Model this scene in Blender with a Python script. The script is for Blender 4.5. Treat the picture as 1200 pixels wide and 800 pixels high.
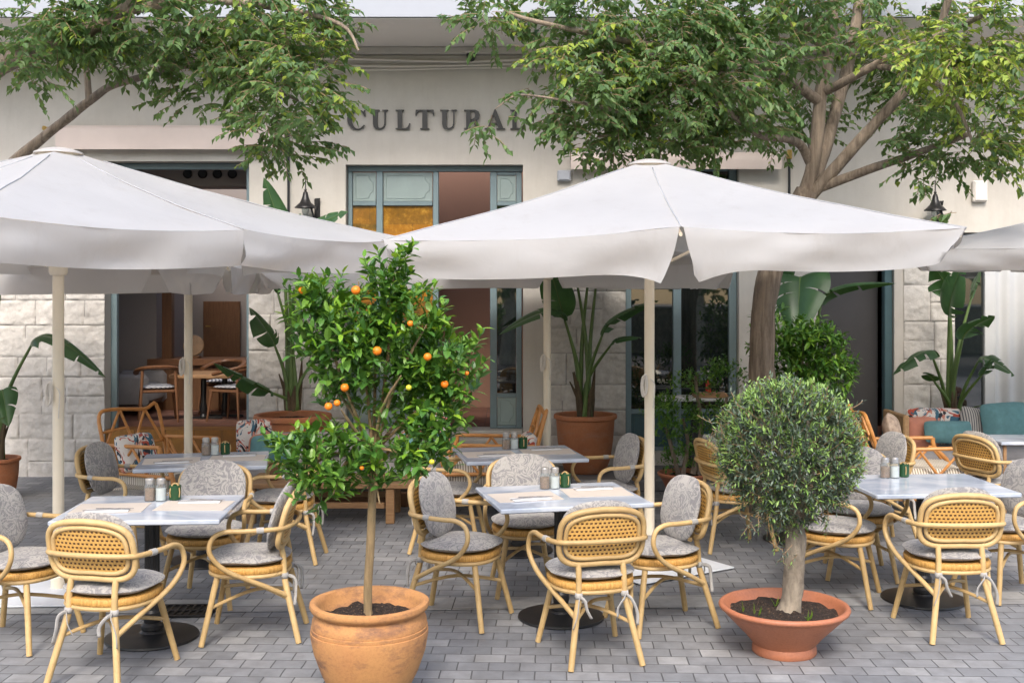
import bpy, math, random
from mathutils import Vector, Matrix, noise
R = math.radians
random.seed(7)
scene = bpy.context.scene
for o in list(bpy.data.objects): bpy.data.objects.remove(o)
COL = scene.collection

# ------------------------------------------------------------------ camera
cam_d = bpy.data.cameras.new('camera'); cam = bpy.data.objects.new('camera', cam_d); COL.objects.link(cam)
cam.location = (0, 0, 2.0); cam.rotation_euler = (R(90), 0, 0)
cam_d.lens = 40; cam_d.sensor_width = 36; cam_d.shift_y = -0.05
cam_d.clip_start = 0.05; cam_d.clip_end = 500
scene.camera = cam
F, CX, CY = 1333.3, 600.0, 340.0
def at(px, py, Y):
    return Vector(((px-CX)/F*Y, Y, 2.0-(py-CY)/F*Y))
def gnd(px, py, z=0.0):
    Y = (2.0-z)*F/(py-CY)
    return Vector(((px-CX)/F*Y, Y, z))

# ------------------------------------------------------------------ world, sun, exposure
w = bpy.data.worlds.new('World'); scene.world = w; w.use_nodes = True
nt = w.node_tree; nt.nodes.clear()
sky = nt.nodes.new('ShaderNodeTexSky'); sky.sky_type = 'NISHITA'; sky.sun_disc = False
SUN_EL, SUN_AZ = 46, 183       # elevation, compass direction the sun stands in (0 = +Y, 90 = +X)
sky.sun_elevation = R(SUN_EL); sky.sun_rotation = R(SUN_AZ)
sky.air_density = 1.0; sky.dust_density = 3.0; sky.ozone_density = 0.25
bg = nt.nodes.new('ShaderNodeBackground'); bg.inputs['Strength'].default_value = 0.13
wo = nt.nodes.new('ShaderNodeOutputWorld')
nt.links.new(sky.outputs[0], bg.inputs[0]); nt.links.new(bg.outputs[0], wo.inputs[0])
sd = bpy.data.lights.new('sun', 'SUN'); sd.energy = 0.75; sd.angle = R(15); sd.color = (1.0, 0.965, 0.91)
sun = bpy.data.objects.new('sun', sd); COL.objects.link(sun)
dv = Vector((math.sin(R(SUN_AZ))*math.cos(R(SUN_EL)), math.cos(R(SUN_AZ))*math.cos(R(SUN_EL)), math.sin(R(SUN_EL))))
sun.rotation_euler = dv.to_track_quat('Z', 'Y').to_euler(); sun.location = dv*40
scene.view_settings.view_transform = 'Standard'; scene.view_settings.look = 'None'
scene.view_settings.gamma = 1.0; scene.view_settings.use_curve_mapping = False
scene.view_settings.exposure = 1.66
scene.render.engine = 'CYCLES'
scene.cycles.max_bounces = 8; scene.cycles.diffuse_bounces = 4; scene.cycles.glossy_bounces = 4
scene.cycles.transparent_max_bounces = 8; scene.cycles.transmission_bounces = 4
scene.cycles.caustics_reflective = False; scene.cycles.caustics_refractive = False
scene.cycles.use_denoising = True

# ------------------------------------------------------------------ mesh helpers
class MB:
    def __init__(s): s.v = []; s.f = []; s.m = []; s.c = None
    def add(s, vs, fs, m=0):
        o = len(s.v); s.v.extend([tuple(v) for v in vs])
        for f in fs: s.f.append(tuple(i+o for i in f)); s.m.append(m)
    def xf(s, M):
        s.v = [tuple(M @ Vector(v)) for v in s.v]; return s
    def build(s, name, mats, parent=None, smooth=True, sharp=38, world=False):
        me = bpy.data.meshes.new(name)
        off = Vector((0, 0, 0))
        if world and parent is not None:
            p = parent
            while p is not None: off += p.location; p = p.parent
        me.from_pydata([(v[0]-off.x, v[1]-off.y, v[2]-off.z) for v in s.v], [], s.f)
        if not isinstance(mats, (list, tuple)): mats = [mats]
        for m in mats: me.materials.append(m)
        if len(mats) > 1: me.polygons.foreach_set('material_index', s.m)
        if smooth:
            me.polygons.foreach_set('use_smooth', [True]*len(me.polygons))
            if sharp: me.set_sharp_from_angle(angle=R(sharp))
        if s.c is not None:
            a = me.color_attributes.new('tint', 'FLOAT_COLOR', 'POINT')
            a.data.foreach_set('color', [x for c in s.c for x in (c, c, c, 1)])
        me.update()
        o = bpy.data.objects.new(name, me); COL.objects.link(o)
        if parent is not None: o.parent = parent
        return o

def box(mb, x0, x1, y0, y1, z0, z1, m=0):
    v = [(x0,y0,z0),(x1,y0,z0),(x1,y1,z0),(x0,y1,z0),(x0,y0,z1),(x1,y0,z1),(x1,y1,z1),(x0,y1,z1)]
    mb.add(v, [(0,3,2,1),(4,5,6,7),(0,1,5,4),(1,2,6,5),(2,3,7,6),(3,0,4,7)], m)
def bbox(mb, x0, x1, y0, y1, z0, z1, b=0.01, m=0):
    """box with chamfered edges"""
    b = min(b, (x1-x0)*.45, (y1-y0)*.45, (z1-z0)*.45)
    vs = []; idx = {}
    for i, X in enumerate((x0, x1)):
        for j, Yy in enumerate((y0, y1)):
            for k, Z in enumerate((z0, z1)):
                sx, sy, sz = (b if i == 0 else -b), (b if j == 0 else -b), (b if k == 0 else -b)
                idx[i,j,k,0] = len(vs); vs.append((X, Yy+sy, Z+sz))
                idx[i,j,k,1] = len(vs); vs.append((X+sx, Yy, Z+sz))
                idx[i,j,k,2] = len(vs); vs.append((X+sx, Yy+sy, Z))
    fs = []
    cyc = [(0,0),(1,0),(1,1),(0,1)]
    for i in (0,1):
        q = [idx[i,a,b_,0] for a,b_ in cyc]; fs.append(q if i else q[::-1])
        q = [idx[a,i,b_,1] for a,b_ in cyc]; fs.append(q[::-1] if i else q)
        q = [idx[a,b_,i,2] for a,b_ in cyc]; fs.append(q if i else q[::-1])
    for a in (0,1):
        for c in (0,1):
            fs.append((idx[a,c,0,0], idx[a,c,1,0], idx[a,c,1,1], idx[a,c,0,1]))
            fs.append((idx[a,0,c,0], idx[a,1,c,0], idx[a,1,c,2], idx[a,0,c,2]))
            fs.append((idx[0,a,c,1], idx[1,a,c,1], idx[1,a,c,2], idx[0,a,c,2]))
            for k in (0,1): fs.append((idx[a,c,k,0], idx[a,c,k,1], idx[a,c,k,2]))
    mb.add(vs, fs, m)
def crom(pts, n=6, closed=False):
    P = [Vector(p) for p in pts]; out = []
    N = len(P); rng = N if closed else N-1
    for i in range(rng):
        if closed: a,b,c,d = P[(i-1)%N],P[i],P[(i+1)%N],P[(i+2)%N]
        else: a,b,c,d = P[max(i-1,0)],P[i],P[i+1],P[min(i+2,N-1)]
        for k in range(n):
            t = k/n
            out.append(0.5*((2*b)+(c-a)*t+(2*a-5*b+4*c-d)*t*t+(3*b-a-3*c+d)*t**3))
    if not closed: out.append(P[-1])
    return out
def tube(mb, pts, r, n=10, closed=False, m=0, flat=1.0, cap=True):
    P = [Vector(p) for p in pts]; N = len(P)
    rs = r if isinstance(r, (list, tuple)) else [r]*N
    if len(rs) != N: rs = [rs[0]+(rs[-1]-rs[0])*i/(N-1) for i in range(N)]
    T = []
    for i in range(N):
        a = P[(i-1)%N] if (closed or i > 0) else P[i]
        b = P[(i+1)%N] if (closed or i < N-1) else P[i]
        t = (b-a); T.append(t.normalized() if t.length > 1e-9 else Vector((0,0,1)))
    ref = Vector((0,0,1)) if abs(T[0].z) < .9 else Vector((1,0,0))
    nrm = (ref - T[0]*ref.dot(T[0])).normalized()
    vs = []
    for i in range(N):
        nrm = (nrm - T[i]*nrm.dot(T[i])).normalized()
        bn = T[i].cross(nrm)
        for k in range(n):
            a = 2*math.pi*k/n
            vs.append(P[i]+nrm*math.cos(a)*rs[i]+bn*math.sin(a)*rs[i]*flat)
    fs = []
    L = N if closed else N-1
    for i in range(L):
        j = (i+1) % N
        for k in range(n):
            k2 = (k+1) % n
            fs.append((i*n+k, i*n+k2, j*n+k2, j*n+k))
    if not closed and cap:
        fs.append(tuple(range(n))[::-1]); fs.append(tuple((N-1)*n+k for k in range(n)))
    mb.add(vs, fs, m)
def lathe(mb, prof, c=(0,0,0), n=32, m=0, rfun=None):
    vs = []; fs = []
    for r, z in prof:
        for k in range(n):
            a = 2*math.pi*k/n; rr = r*(rfun(a, z) if rfun else 1)
            vs.append((c[0]+rr*math.cos(a), c[1]+rr*math.sin(a), c[2]+z))
    for i in range(len(prof)-1):
        for k in range(n):
            k2 = (k+1) % n; fs.append((i*n+k, i*n+k2, (i+1)*n+k2, (i+1)*n+k))
    if prof[0][0] > 1e-4: fs.append(tuple(range(n))[::-1])
    if prof[-1][0] > 1e-4: fs.append(tuple((len(prof)-1)*n+k for k in range(n)))
    mb.add(vs, fs, m)
def sup(a, e):
    c, s = math.cos(a), math.sin(a)
    return (math.copysign(abs(c)**(2/e), c), math.copysign(abs(s)**(2/e), s))
def pillow(mb, w, h, t, e=4.0, n=12, M=None, pinch=.0, m=0):
    """square or rounded cushion in the local XZ plane, thick along Y"""
    rings = 7; N = n*4; vs = []; fs = []
    prof = []
    for k in range(rings*2+1):
        a = -math.pi/2 + math.pi*k/(rings*2)
        prof.append((math.cos(a)**.62 if math.cos(a) > 1e-6 else 0.0, math.sin(a)))
    def vert(s_, y_, a):
        x, z = sup(a, e)
        if pinch: q = 1+pinch*(abs(math.sin(2*a))**6); x *= q; z *= q
        return (x*w/2*s_, y_*t/2*(1-(s_ if s_ < 1 else 1)**6*.6), z*h/2*s_)
    for s_, y_ in prof[1:-1]:
        for k in range(N): vs.append(vert(s_, y_, 2*math.pi*k/N))
    nr = len(prof)-2
    for i in range(nr-1):
        for k in range(N):
            k2 = (k+1) % N; fs.append((i*N+k, i*N+k2, (i+1)*N+k2, (i+1)*N+k))
    b = len(vs); vs.append((0, -t/2, 0)); vs.append((0, t/2, 0))
    for k in range(N):
        k2 = (k+1) % N; fs.append((b, k2, k)); fs.append((b+1, (nr-1)*N+k, (nr-1)*N+k2))
    if M is not None: vs = [M @ Vector(v) for v in vs]
    mb.add(vs, fs, m)
def T(x, y, z, rx=0, ry=0, rz=0):
    return Matrix.Translation((x,y,z)) @ Matrix.Rotation(R(rz),4,'Z') @ Matrix.Rotation(R(ry),4,'Y') @ Matrix.Rotation(R(rx),4,'X')

def tag(o, label=None, cat=None, group=None, kind=None):
    if label: o['label'] = label
    if cat: o['category'] = cat
    if group: o['group'] = group
    if kind: o['kind'] = kind
    return o
def thing(name, loc, label, cat, group=None, rz=0):
    o = bpy.data.objects.new(name, None); COL.objects.link(o)
    o.location = loc; o.rotation_euler = (0,0,rz); o.empty_display_size = .1
    return tag(o, label, cat, group)
def kids(o): return [c for c in bpy.data.objects if c.parent is o]
def dup(o, parent=None, _k=None):
    c = o.copy(); COL.objects.link(c)
    if parent is not None: c.parent = parent
    for ch in kids(o): dup(ch, c)
    return c
def struct(name, mb, m, **kw):
    return tag(mb.build(name, m, **kw), kind='structure')

# ------------------------------------------------------------------ materials
def newmat(name):
    m = bpy.data.materials.new(name); m.use_nodes = True
    nt = m.node_tree; b = nt.nodes['Principled BSDF']
    return m, nt, b
def N_(nt, t, **kw):
    n = nt.nodes.new(t)
    for k, v in kw.items(): setattr(n, k, v)
    return n
def ramp(nt, fac, stops):
    r = N_(nt, 'ShaderNodeValToRGB'); e = r.color_ramp.elements
    while len(e) < len(stops): e.new(.5)
    for i, (p, c) in enumerate(stops):
        e[i].position = p; e[i].color = (*c, 1) if len(c) == 3 else c
    nt.links.new(fac, r.inputs[0]); return r.outputs[0]
def noise_tex(nt, vec, scale, detail=6, rough=.6, dist=0):
    n = N_(nt, 'ShaderNodeTexNoise'); n.inputs['Scale'].default_value = scale
    n.inputs['Detail'].default_value = detail; n.inputs['Roughness'].default_value = rough
    n.inputs['Distortion'].default_value = dist
    if vec is not None: nt.links.new(vec, n.inputs['Vector'])
    return n.outputs['Fac']
def bump(nt, b, h, strength=.3, dist=.01, prev=None):
    n = N_(nt, 'ShaderNodeBump'); n.inputs['Strength'].default_value = strength; n.inputs['Distance'].default_value = dist
    nt.links.new(h, n.inputs['Height'])
    if prev is not None: nt.links.new(prev, n.inputs['Normal'])
    nt.links.new(n.outputs[0], b.inputs['Normal']); return n.outputs[0]
def coords(nt, which='Object', scale=None, rot=None):
    t = N_(nt, 'ShaderNodeTexCoord').outputs[which]
    if scale or rot:
        m = N_(nt, 'ShaderNodeMapping')
        if scale: m.inputs['Scale'].default_value = scale
        if rot: m.inputs['Rotation'].default_value = rot
        nt.links.new(t, m.inputs[0]); return m.outputs[0]
    return t
def mixc(nt, fac, a, b, mode='MIX'):
    m = N_(nt, 'ShaderNodeMix', data_type='RGBA', blend_type=mode)
    for s, v in ((0, fac), (6, a), (7, b)):
        if isinstance(v, (int, float)): m.inputs[s].default_value = v
        elif isinstance(v, tuple): m.inputs[s].default_value = (*v, 1)
        else: nt.links.new(v, m.inputs[s])
    return m.outputs[2]
def plain(name, c, rough=.6, var=.18, nscale=6, bstr=.12, bscale=60, metal=0, spec=.5, c2=None, stretch=None, bdist=.004):
    m, nt, b = newmat(name)
    v = coords(nt, 'Object', stretch)
    f = noise_tex(nt, v, nscale, 8, .65)
    lo = c2 if c2 else tuple(x*(1-var) for x in c)
    hi = c if c2 else tuple(min(1, x*(1+var)) for x in c)
    nt.links.new(ramp(nt, f, [(.3, lo), (.7, hi)]), b.inputs['Base Color'])
    b.inputs['Roughness'].default_value = rough; b.inputs['Metallic'].default_value = metal
    b.inputs['Specular IOR Level'].default_value = spec
    if bstr: bump(nt, b, noise_tex(nt, v, bscale, 5, .6), bstr, bdist)
    return m

M = {}
M['plaster'] = plain('plaster', (.535,.505,.455), .85, .06, .7, .25, 25, bdist=.006)
def streaks(m):
    nt = m.node_tree; b = nt.nodes['Principled BSDF']; src = b.inputs['Base Color'].links[0].from_socket
    f = noise_tex(nt, coords(nt, 'Object', (3.2,3.2,.35)), 1.6, 8, .7); f2 = noise_tex(nt, coords(nt, 'Object'), 1.3, 7, .7)
    c = mixc(nt, .35, src, ramp(nt, f, [(.30,(.78,.76,.73)),(.52,(1,1,1))]), 'MULTIPLY')
    c = mixc(nt, .6, c, ramp(nt, f2, [(.32,(.84,.83,.82)),(.6,(1.04,1.04,1.04))]), 'MULTIPLY')
    nt.links.new(c, b.inputs['Base Color'])
streaks(M['plaster'])
M['plaster_white'] = plain('plaster_white', (.34,.36,.40), .8, .05, .8, .15, 25)
M['soffit'] = plain('soffit', (.72,.68,.63), .85, .06, .8, .15, 25)
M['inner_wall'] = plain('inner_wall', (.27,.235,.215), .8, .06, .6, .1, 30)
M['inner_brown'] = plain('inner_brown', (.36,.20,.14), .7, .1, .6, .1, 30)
M['grey_wall'] = plain('grey_wall', (.055,.053,.055), .6, .12, 1.2, .1, 30)
M['frame_blue'] = plain('frame_blue', (.17,.235,.255), .45, .1, 5, .06, 40)
M['panel_blue'] = plain('panel_blue', (.27,.34,.33), .5, .08, 4, .06, 40)
M['teal_frame'] = plain('teal_frame', (.055,.11,.125), .4, .1, 5, .05, 40)
M['white_metal'] = plain('white_metal', (.52,.53,.53), .4, .04, 5, .04, 40)
M['black_metal'] = plain('black_metal', (.012,.012,.013), .38, .2, 12, .15, 120, spec=.5)
M['letter'] = plain('letter_black', (.012,.011,.011), .35, .1, 5, 0)
M['brass'] = plain('brass', (.6,.4,.14), .3, .1, 10, 0, metal=1)
M['pole'] = plain('pole_cream', (.74,.66,.52), .4, .04, 3, .03, 60)
M['chrome'] = plain('chrome', (.7,.7,.7), .2, .05, 10, 0, metal=1)
M['plate'] = plain('base_plate', (.60,.63,.67), .42, .10, 3, .06, 60)
M['rattan'] = plain('rattan', (.59,.42,.195), .5, .22, 9, .18, 60, c2=(.46,.305,.13), stretch=None)
def vary(m, amt):
    nt = m.node_tree; b = nt.nodes['Principled BSDF']; src = b.inputs['Base Color'].links[0].from_socket
    oi = N_(nt, 'ShaderNodeObjectInfo'); g = 1-amt
    c = mixc(nt, 1.0, src, ramp(nt, oi.outputs['Random'], [(0,(g,g*.97,g*.92)),(1,(1+amt*.4,1+amt*.4,1+amt*.5))]), 'MULTIPLY')
    f = noise_tex(nt, coords(nt, 'Object'), 26, 6, .75)
    c = mixc(nt, .5, c, ramp(nt, f, [(.30,(.55,.47,.38)),(.42,(1,1,1))]), 'MULTIPLY')
    nt.links.new(c, b.inputs['Base Color'])
vary(M['rattan'], .2)
M['bamboo'] = plain('bamboo', (.56,.26,.075), .42, .2, 14, .1, 60, c2=(.42,.17,.04))
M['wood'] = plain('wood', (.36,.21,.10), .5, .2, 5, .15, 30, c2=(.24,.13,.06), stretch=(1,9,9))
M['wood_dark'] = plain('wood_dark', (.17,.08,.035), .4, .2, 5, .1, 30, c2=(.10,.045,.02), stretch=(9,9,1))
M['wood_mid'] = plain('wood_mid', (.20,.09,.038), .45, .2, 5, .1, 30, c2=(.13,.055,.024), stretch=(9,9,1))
M['wicker'] = plain('wicker', (.42,.26,.13), .6, .2, 40, .5, 120)
M['grey_cloth'] = plain('grey_cloth', (.26,.25,.25), .95, .1, 8, .2, 300)
M['teal_cloth'] = plain('teal_cloth', (.12,.26,.28), .9, .2, 9, .2, 300)
M['salmon'] = plain('salmon', (.52,.22,.15), .9, .15, 9, .2, 300)
M['paper'] = plain('placemat', (.47,.42,.37), .85, .05, 5, .05, 200)
M['napkin'] = plain('napkin', (.62,.62,.63), .9, .03, 5, .15, 90)
M['steel'] = plain('steel', (.55,.55,.56), .22, .05, 9, 0, metal=1)
M['tie'] = plain('tie_cloth', (.36,.35,.335), .9, .12, 40, .2, 200)
M['green_glass'] = plain('green_jar', (.016,.06,.022), .12, .1, 9, 0)
M['salt'] = plain('salt', (.85,.85,.85), .5, .05, 30, 0)
M['pepper'] = plain('pepper', (.30,.16,.08), .6, .35, 90, .2, 200)
M['lid'] = plain('lid', (.55,.54,.52), .3, .1, 30, 0, metal=.8)
M['orange'] = plain('orange_skin', (.80,.20,.006), .42, .12, 7, .25, 160)
M['lemon'] = plain('young_fruit', (.62,.56,.04), .42, .12, 7, .2, 160)
M['red'] = plain('red_sauce', (.45,.015,.012), .3, .05, 7, 0)
M['rope'] = plain('rope', (.62,.58,.52), .9, .1, 60, .4, 200)
M['pinkish'] = plain('awning_cloth', (.62,.53,.48), .9, .05, 2, .12, 30)
M['asphalt'] = plain('asphalt', (.05,.05,.052), .9, .2, 30, .3, 200)
M['twig'] = plain('twig', (.22,.15,.085), .8, .25, 20, .2, 60)
M['mint'] = plain('mirror_disc', (.22,.13,.065), .5, .3, 8, .3, 40)
M['curtain'] = plain('curtain', (.50,.51,.51), .8, .04, 4, .05, 60)

def mat_glass(name, tint, alpha_mix, rough=.02):
    """window pane: mostly see-through with a mirror sheen"""
    m, nt, b = newmat(name); out = nt.nodes['Material Output']
    b.inputs['Base Color'].default_value = (*tint, 1); b.inputs['Roughness'].default_value = rough
    b.inputs['Specular IOR Level'].default_value = .5; b.inputs['IOR'].default_value = 2.3
    tr = N_(nt, 'ShaderNodeBsdfTransparent'); tr.inputs[0].default_value = (.75,.8,.8,1)
    mx = N_(nt, 'ShaderNodeMixShader'); mx.inputs[0].default_value = alpha_mix
    nt.links.new(tr.outputs[0], mx.inputs[1]); nt.links.new(b.outputs[0], mx.inputs[2])
    nt.links.new(mx.outputs[0], out.inputs[0]); return m
M['glass'] = mat_glass('window_glass', (.015,.02,.02), .72)
M['glass_dark'] = mat_glass('dark_glass', (.01,.014,.014), .88)
M['jar_glass'] = mat_glass('jar_glass', (.5,.5,.5), .22)
def mk_painted_reflection():  # reflection of sunlit trees painted into the pane's colour
    m, nt, b = newmat('painted_reflection_pane'); v = coords(nt, 'Object')
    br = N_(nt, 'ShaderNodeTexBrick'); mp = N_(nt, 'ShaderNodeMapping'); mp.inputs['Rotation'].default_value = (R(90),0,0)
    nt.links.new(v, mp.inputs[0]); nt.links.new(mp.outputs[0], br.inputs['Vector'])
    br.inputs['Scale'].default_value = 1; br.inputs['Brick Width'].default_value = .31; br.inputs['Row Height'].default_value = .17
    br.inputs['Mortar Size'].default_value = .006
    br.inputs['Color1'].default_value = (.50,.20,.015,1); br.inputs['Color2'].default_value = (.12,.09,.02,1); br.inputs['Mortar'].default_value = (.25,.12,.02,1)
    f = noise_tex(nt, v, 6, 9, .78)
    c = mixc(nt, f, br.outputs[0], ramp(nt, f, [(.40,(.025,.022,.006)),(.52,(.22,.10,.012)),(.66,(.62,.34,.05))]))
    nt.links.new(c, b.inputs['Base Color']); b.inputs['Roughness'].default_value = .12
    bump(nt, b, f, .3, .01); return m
M['amber_reflection'] = mk_painted_reflection()

def mk_pavers(name, bw, rh, cols, mort, rot, off=.5, msize=.004):
    m, nt, b = newmat(name); v = coords(nt, 'Object', None, (0,0,R(rot)))
    # wobble the joints a little
    nv = N_(nt, 'ShaderNodeTexNoise'); nv.inputs['Scale'].default_value = 5; nt.links.new(v, nv.inputs['Vector'])
    ad = N_(nt, 'ShaderNodeVectorMath', operation='MULTIPLY_ADD'); ad.inputs[1].default_value = (.012,.012,0)
    nt.links.new(nv.outputs['Color'], ad.inputs[0]); nt.links.new(v, ad.inputs[2])
    br = N_(nt, 'ShaderNodeTexBrick'); nt.links.new(ad.outputs[0], br.inputs['Vector'])
    br.offset = off
    for k, x in (('Scale',1),('Brick Width',bw),('Row Height',rh),('Mortar Size',msize),('Mortar Smooth',.35),('Bias',0)): br.inputs[k].default_value = x
    br.inputs['Color1'].default_value = (0,0,0,1); br.inputs['Color2'].default_value = (1,1,1,1); br.inputs['Mortar'].default_value = (.5,.5,.5,1)
    base = ramp(nt, br.outputs[0], [(0,cols[0]),(.45,cols[1]),(.8,cols[2]),(1,cols[3])])
    g = noise_tex(nt, v, 9, 9, .7); g2 = noise_tex(nt, v, .9, 4, .6)
    base = mixc(nt, .55, base, ramp(nt, g, [(.3,(.55,.55,.55)),(.7,(1.4,1.4,1.4))]), 'MULTIPLY')
    base = mixc(nt, .45, base, ramp(nt, g2, [(.35,(.62,.62,.64)),(.65,(1.28,1.28,1.27))]), 'MULTIPLY')
    g3 = noise_tex(nt, v, 2.6, 10, .8, .6)
    base = mixc(nt, .6, base, ramp(nt, g3, [(.30,(.55,.54,.53)),(.40,(1,1,1)),(.66,(1,1,1)),(.74,(1.25,1.25,1.24))]), 'MULTIPLY')
    c = mixc(nt, br.outputs['Fac'], base, mort)
    nt.links.new(c, b.inputs['Base Color'])
    b.inputs['Specular IOR Level'].default_value = .35
    nt.links.new(ramp(nt, g, [(.3,(.5,.5,.5)),(.7,(.8,.8,.8))]), b.inputs['Roughness'])
    inv = N_(nt, 'ShaderNodeMath', operation='SUBTRACT'); inv.inputs[0].default_value = 1; nt.links.new(br.outputs['Fac'], inv.inputs[1])
    pv = bump(nt, b, noise_tex(nt, v, 70, 6, .7), .25, .003)
    tl = N_(nt, 'ShaderNodeMath', operation='MULTIPLY_ADD'); tl.inputs[1].default_value = .25
    nt.links.new(br.outputs[0], tl.inputs[0]); nt.links.new(inv.outputs[0], tl.inputs[2])
    bump(nt, b, tl.outputs[0], .7, .006, pv)
    return m
M['pavers'] = mk_pavers('grey_pavers', .165, .133, [(.178,.184,.194),(.202,.208,.218),(.226,.231,.24),(.278,.281,.284)], (.085,.085,.088), 2.0)
M['slabs'] = mk_pavers('pale_slabs', .62, .34, [(.26,.26,.26),(.28,.28,.275),(.30,.30,.29),(.33,.33,.32)], (.06,.06,.06), 2.0, 0)
M['kerbstone'] = mk_pavers('walk_slabs', .6, .5, [(.15,.15,.155),(.17,.17,.175),(.19,.19,.19),(.21,.21,.21)], (.06,.06,.06), 0, 0)
M['tile_red'] = mk_pavers('floor_tiles', .3, .3, [(.16,.075,.05),(.19,.09,.06),(.21,.10,.07),(.24,.12,.085)], (.10,.07,.06), 0, 0)
M['tile_brown'] = mk_pavers('riser_tiles', .22, .22, [(.24,.10,.02),(.27,.12,.025),(.30,.14,.03),(.33,.16,.04)], (.14,.06,.015), 45, 0)

def mk_stone():
    m, nt, b = newmat('limestone'); v = coords(nt, 'Object')
    a = N_(nt, 'ShaderNodeAttribute', attribute_name='tint')
    base = ramp(nt, a.outputs['Fac'], [(0,(.27,.255,.24)),(.25,(.50,.475,.435)),(1,(.59,.56,.515))])
    g = noise_tex(nt, v, 14, 9, .72)
    c = mixc(nt, .5, base, ramp(nt, g, [(.28,(.62,.60,.58)),(.62,(1.15,1.15,1.15))]), 'MULTIPLY')
    vo = N_(nt, 'ShaderNodeTexVoronoi'); vo.inputs['Scale'].default_value = 60; nt.links.new(v, vo.inputs['Vector'])
    nt.links.new(c, b.inputs['Base Color']); b.inputs['Roughness'].default_value = .9
    p = bump(nt, b, noise_tex(nt, v, 45, 8, .75), .6, .012)
    bump(nt, b, ramp(nt, vo.outputs[0], [(0,(0,0,0)),(.25,(1,1,1))]), .25, .004, p)
    return m
M['stone'] = mk_stone()

def mk_canvas():
    m, nt, b = newmat('parasol_canvas'); out = nt.nodes['Material Output']
    v = coords(nt, 'Object'); g = noise_tex(nt, v, 1.6, 6, .6); g2 = noise_tex(nt, v, 3.5, 3, .5, 1.5)
    c = ramp(nt, g, [(.25,(.48,.49,.505)),(.6,(.54,.55,.565))])
    c = mixc(nt, .32, c, ramp(nt, noise_tex(nt, coords(nt,'Object',(1,1,.5)), 5, 9, .8), [(.30,(.62,.58,.53)),(.46,(1,1,1))]), 'MULTIPLY')
    nt.links.new(c, b.inputs['Base Color']); b.inputs['Roughness'].default_value = .85; b.inputs['Specular IOR Level'].default_value = .2
    p = bump(nt, b, g2, .22, .03); bump(nt, b, noise_tex(nt, v, 400, 2, .5), .08, .002, p)
    tr = N_(nt, 'ShaderNodeBsdfTranslucent'); tr.inputs[0].default_value = (.80,.72,.63,1)
    mx = N_(nt, 'ShaderNodeMixShader'); mx.inputs[0].default_value = .42
    nt.links.new(b.outputs[0], mx.inputs[1]); nt.links.new(tr.outputs[0], mx.inputs[2]); nt.links.new(mx.outputs[0], out.inputs[0])
    return m
M['canvas'] = mk_canvas()
M['seam'] = plain('seam_tape', (.36,.365,.375), .85, .08, 12, .2, 200)

def mk_marble():
    m, nt, b = newmat('marble_top'); v = coords(nt, 'Object', (1,1.3,1))
    f = noise_tex(nt, v, 1.8, 10, .62, 1.2)
    c = ramp(nt, f, [(.30,(.30,.34,.42)),(.44,(.40,.445,.52)),(.50,(.46,.50,.57)),(.62,(.52,.55,.60))])
    nt.links.new(c, b.inputs['Base Color']); b.inputs['Roughness'].default_value = .09
    bump(nt, b, noise_tex(nt, v, 90, 3, .5), .02, .001); return m
M['marble'] = mk_marble()

def mk_damask(name='damask_cloth'):
    m, nt, b = newmat(name); v0 = coords(nt, 'Object')
    oi = N_(nt, 'ShaderNodeObjectInfo'); va = N_(nt, 'ShaderNodeVectorMath', operation='MULTIPLY_ADD'); va.inputs[1].default_value = (7,5,9)
    nt.links.new(oi.outputs['Random'], va.inputs[0]); nt.links.new(v0, va.inputs[2]); v = va.outputs[0]
    w1 = N_(nt, 'ShaderNodeTexNoise'); w1.inputs['Scale'].default_value = 11; w1.inputs['Detail'].default_value = 1.5; w1.inputs['Distortion'].default_value = 2.2
    nt.links.new(v, w1.inputs['Vector'])
    f = ramp(nt, w1.outputs['Fac'], [(.40,(0,0,0)),(.44,(1,1,1)),(.50,(1,1,1)),(.53,(0,0,0)),(.57,(0,0,0)),(.60,(1,1,1))])
    g = noise_tex(nt, v, 160, 3, .6)
    lo = ramp(nt, g, [(.3,(.175,.17,.175)),(.7,(.25,.24,.245))]); hi = ramp(nt, g, [(.3,(.30,.288,.27)),(.7,(.40,.383,.36))])
    nt.links.new(mixc(nt, f, lo, hi), b.inputs['Base Color']); b.inputs['Roughness'].default_value = .9
    b.inputs['Sheen Weight'].default_value = .2
    bump(nt, b, g, .2, .002); return m
M['damask'] = mk_damask()
def mk_floral():
    m, nt, b = newmat('floral_cloth'); v = coords(nt, 'Object')
    n1 = N_(nt, 'ShaderNodeTexNoise'); n1.inputs['Scale'].default_value = 4; n1.inputs['Distortion'].default_value = 1; nt.links.new(v, n1.inputs['Vector'])
    vo = N_(nt, 'ShaderNodeTexVoronoi'); vo.inputs['Scale'].default_value = 13; nt.links.new(n1.outputs['Color'], vo.inputs['Vector'])
    sep = N_(nt, 'ShaderNodeSeparateColor'); nt.links.new(vo.outputs['Color'], sep.inputs[0])
    r = ramp(nt, sep.outputs[0], [(0,(.66,.62,.58)),(.52,(.66,.62,.58)),(.53,(.42,.08,.05)),(.66,(.42,.08,.05)),(.67,(.05,.13,.19)),(.8,(.05,.13,.19)),(.81,(.03,.03,.04)),(.9,(.55,.25,.18))])
    r.node.color_ramp.interpolation = 'CONSTANT'
    nt.links.new(r, b.inputs['Base Color']); b.inputs['Roughness'].default_value = .9; return m
M['floral'] = mk_floral()
M['floral_brown'] = plain('brown_print', (.42,.34,.27), .9, .2, 14, .2, 200, c2=(.12,.08,.06))
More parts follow.
